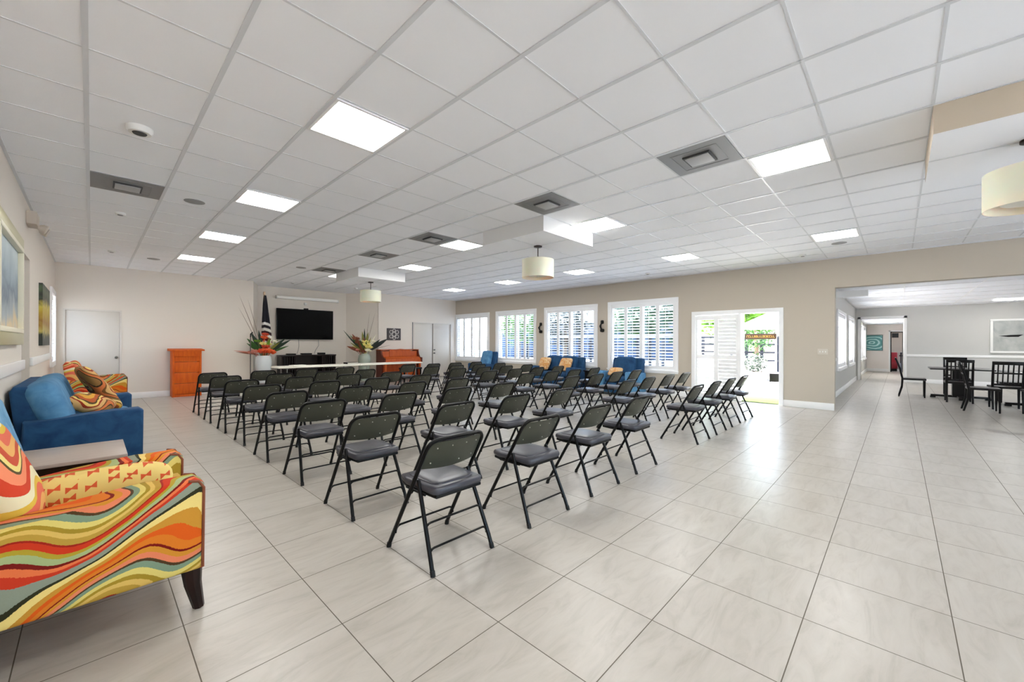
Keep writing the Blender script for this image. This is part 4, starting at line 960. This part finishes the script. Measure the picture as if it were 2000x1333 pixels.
tree('yellow green tree outside the second window', (17.5, 16.2, -.02), 4.4, 1.5, M['green1'], 4, 1500, group=tg)
tree('dark green tree outside the first window', (13.6, 19.8, -.02), 4.2, 1.4, M['green3'], 5, 1500, group=tg)
tree('dark green tree outside the third window', (16.6, 12.2, -.02), 3.6, 1.2, M['green3'], 6, 1300, group=tg)
tree('dark rounded shrub in the patio planter', (19.6, 4.45, .12), .95, .5, M['green3'], 8, 700, trunk=0, flat_=.8, name='shrub', cat='shrub', zc=.42)
tree('small shrub at the far left of the patio planter', (19.9, 5.25, -.02), .5, .22, M['green2'], 9, 250, trunk=0, name='shrub', cat='shrub', zc=.22)
mb = MB(); mb.box(-.5, .5, -.75, .75, 0, .18, .01); o = mb.build('planter_bed', M['planter']); o.location = (19.7, 4.5, -.02); tag(o, 'low brown planter bed on the white patio', 'planter')
# fence with dark posts
t_ = thing('fence', 'dark slatted fence across the far side of the patio', 'fence', (0, 0, -.02))
for k in range(22):
    mb = MB(); y = 4.2+.62*k; x = 23.2-.22*k; mb.box(x, x+.08, y, y+.14, 0, 1.75); mb.build('post', M['fence'], t_, flat=True)
mb = MB()
for z in (.5, .9, 1.3, 1.66): mb.prism([(23.2, 4.1), (23.26, 4.1), (18.52, 17.4), (18.46, 17.4)], 'z', z, z+.09)
mb.build('rail', M['fence'], t_, flat=True)
t_ = thing('garden_wall', 'low pale stone wall behind the patio planter', 'wall', (21.6, 6.2, -.02)); mb = MB(); mb.box(-.15, .15, -1.8, 2.2, 0, .62, .01); mb.build('wall_body', M['stone'], t_); mb = MB(); mb.box(-.2, .2, -1.85, 2.25, .62, .68, .008); mb.build('coping', M['stone'], t_)
t_ = thing('outbuilding', 'blue grey building beyond the fence outside the windows', 'building', (32, 22, -.02), .35)
mb = MB(); mb.box(-2, 2, -9, 7, 0, 2.3); mb.build('wall', M['bluehouse'], t_, flat=True)
mb = MB(); mb.prism([(-2.4, 2.3), (2.4, 2.3), (0, 3.3)], 'y', -9.4, 7.4); mb.build('roof', M['fence'], t_, flat=True)
# umbrella
t_ = thing('patio_umbrella', 'large white patio umbrella at the right of the open door', 'umbrella', (18.8, 3.5, -.02))
mb = MB(); n = 8; tip = mb.b.verts.new((0, 0, 2.75)); rim = [mb.b.verts.new((1.35*math.cos(2*PI*k/n), 1.35*math.sin(2*PI*k/n), 2.13)) for k in range(n)]; low = [mb.b.verts.new((1.35*math.cos(2*PI*k/n), 1.35*math.sin(2*PI*k/n), 1.98)) for k in range(n)]
for k in range(n): mb.b.faces.new((tip, rim[k], rim[(k+1) % n])); mb.b.faces.new((rim[k], low[k], low[(k+1) % n], rim[(k+1) % n]))
mb.build('canopy', M['canvas_w'], t_, flat=True)
mb = MB(); mb.tube([(0, 0, 0), (0, 0, 2.7)], .03); mb.build('pole', M['trim'], t_)
mb = MB(); mb.lathe([(.3, 0), (.3, .06), (.05, .1)], n=24); mb.build('base', M['stone'], t_)
mb = MB()
for k in range(n): mb.tube([(0, 0, 2.3), (1.3*math.cos(2*PI*k/n), 1.3*math.sin(2*PI*k/n), 2.12)], .012, 5)
mb.build('rib', M['trim'], t_)
# hanging sign: dark board, gold lettering strokes (unreadable in the photo)
t_ = thing('hanging_sign', 'dark wooden sign with gold lettering beyond the patio door', 'sign', (12.6, 2.71, 1.55))
mb = MB(); mb.box(-.012, .012, -.375, .375, -.075, .075, .006); mb.build('board', wood('sign_wood', (52, 30, 12), (32, 20, 10), .5), t_)
mb = MB(); rd = random.Random(5); y = .33
while y > -.33:
    w_ = rd.uniform(.018, .034); k = rd.randint(0, 3)
    mb.box(-.016, -.011, y-.006, y, -.03, .03)
    if k != 1: mb.box(-.016, -.011, y-w_, y, .02, .03)
    if k != 2: mb.box(-.016, -.011, y-w_, y, -.03, -.02)
    if k == 3: mb.box(-.016, -.011, y-w_, y-w_+.007, -.03, .03)
    y -= w_+.016
mb.build('lettering', mat('gold_paint', (190, 140, 50), .4), t_, flat=True)
for y in (-.34, .34): mb = MB(); mb.tube([(0, y, .075), (0, y, .95)], .006, 6); mb.build('hanging_rod', M['blackmetal'], t_)
t_ = thing('pergola_beam', 'white overhead beam and post carrying the hanging sign', 'pergola', (12.6, 2.71, -.02))
mb = MB(); mb.box(-.05, .05, -2.2, 2.2, 2.5, 2.64); mb.build('beam', M['trim'], t_, flat=True)
for y in (-2.1, .5, 2.1):
    if y == .5: mb = MB(); mb.box(-.02, .02, y-.02, y+.02, 0, 2.5); mb.build('post', M['trim'], t_, flat=True)
    else: mb = MB(); mb.box(-.05, .05, y-.05, y+.05, 0, 2.5) if y > 0 else mb.box(-.05, .05, -1.25, -1.15, 0, 2.5); mb.build('post', M['trim'], t_, flat=True)
# patio chair
t_ = thing('patio_chair', 'dark metal patio chair just outside the right door jamb', 'chair', (12.1, 2.24, -.02), .4)
for x in (-.2, .2):
    for y in (-.2, .2): mb = MB(); mb.tube([(x, y, 0), (x*.9, y*.9, .42)], .014, 6); mb.build('leg', M['vent'], t_)
mb = MB(); mb.box(-.2, .2, -.2, .2, .41, .45, .01); mb.build('seat', M['plastic_b'], t_)
mb = MB(); mb.box(-.22, -.18, -.2, .2, .45, .62, .01); mb.build('backrest', M['plastic_b'], t_)

# ------------------------------------------------------------------ light
sc = bpy.context.scene
w = bpy.data.worlds.new('world'); sc.world = w; w.use_nodes = True; nt = w.node_tree; bg = nt.nodes['Background']
sky = nt.nodes.new('ShaderNodeTexSky'); sky.sky_type = 'NISHITA'; sky.sun_disc = False; sky.sun_elevation = math.radians(58); sky.sun_rotation = math.radians(0); sky.altitude = 0; sky.air_density = 1; sky.dust_density = 2.5
nt.links.new(sky.outputs[0], bg.inputs[0]); bg.inputs[1].default_value = .85
sun = bpy.data.lights.new('sun', 'SUN'); sun.energy = 12.0; sun.angle = .01; sun.color = (1, .97, .92); so = bpy.data.objects.new('sun', sun); C.objects.link(so)
d_ = Vector((-.03, -.5, -.86)); so.rotation_euler = d_.to_track_quat('-Z', 'Y').to_euler()

# ------------------------------------------------------------------ camera
cam = bpy.data.cameras.new('camera'); co = bpy.data.objects.new('camera', cam); C.objects.link(co)
cam.sensor_width = 36; cam.lens = 787/2000*36; cam.shift_y = 4.5/2000; cam.clip_start = .02; cam.clip_end = 300
yaw = math.radians(43.79); rl = math.radians(.16)
F_ = Vector((math.cos(yaw), math.sin(yaw), 0)); R_ = Vector((math.sin(yaw), -math.cos(yaw), 0)); U_ = Vector((0, 0, 1))
R2 = R_*math.cos(rl)+U_*math.sin(rl); U2 = -R_*math.sin(rl)+U_*math.cos(rl)
mm = Matrix((R2, U2, -F_)).transposed().to_4x4(); mm.translation = (0, 0, H); co.matrix_world = mm
sc.camera = co
sc.view_settings.view_transform = 'Standard'; sc.view_settings.look = 'None'; sc.view_settings.gamma = 1; sc.view_settings.use_curve_mapping = False
sc.view_settings.exposure = 1.47
sc.cycles.max_bounces = 10; sc.cycles.diffuse_bounces = 6; sc.cycles.transparent_max_bounces = 24; sc.cycles.use_denoising = True
sc.cycles.sample_clamp_indirect = 6
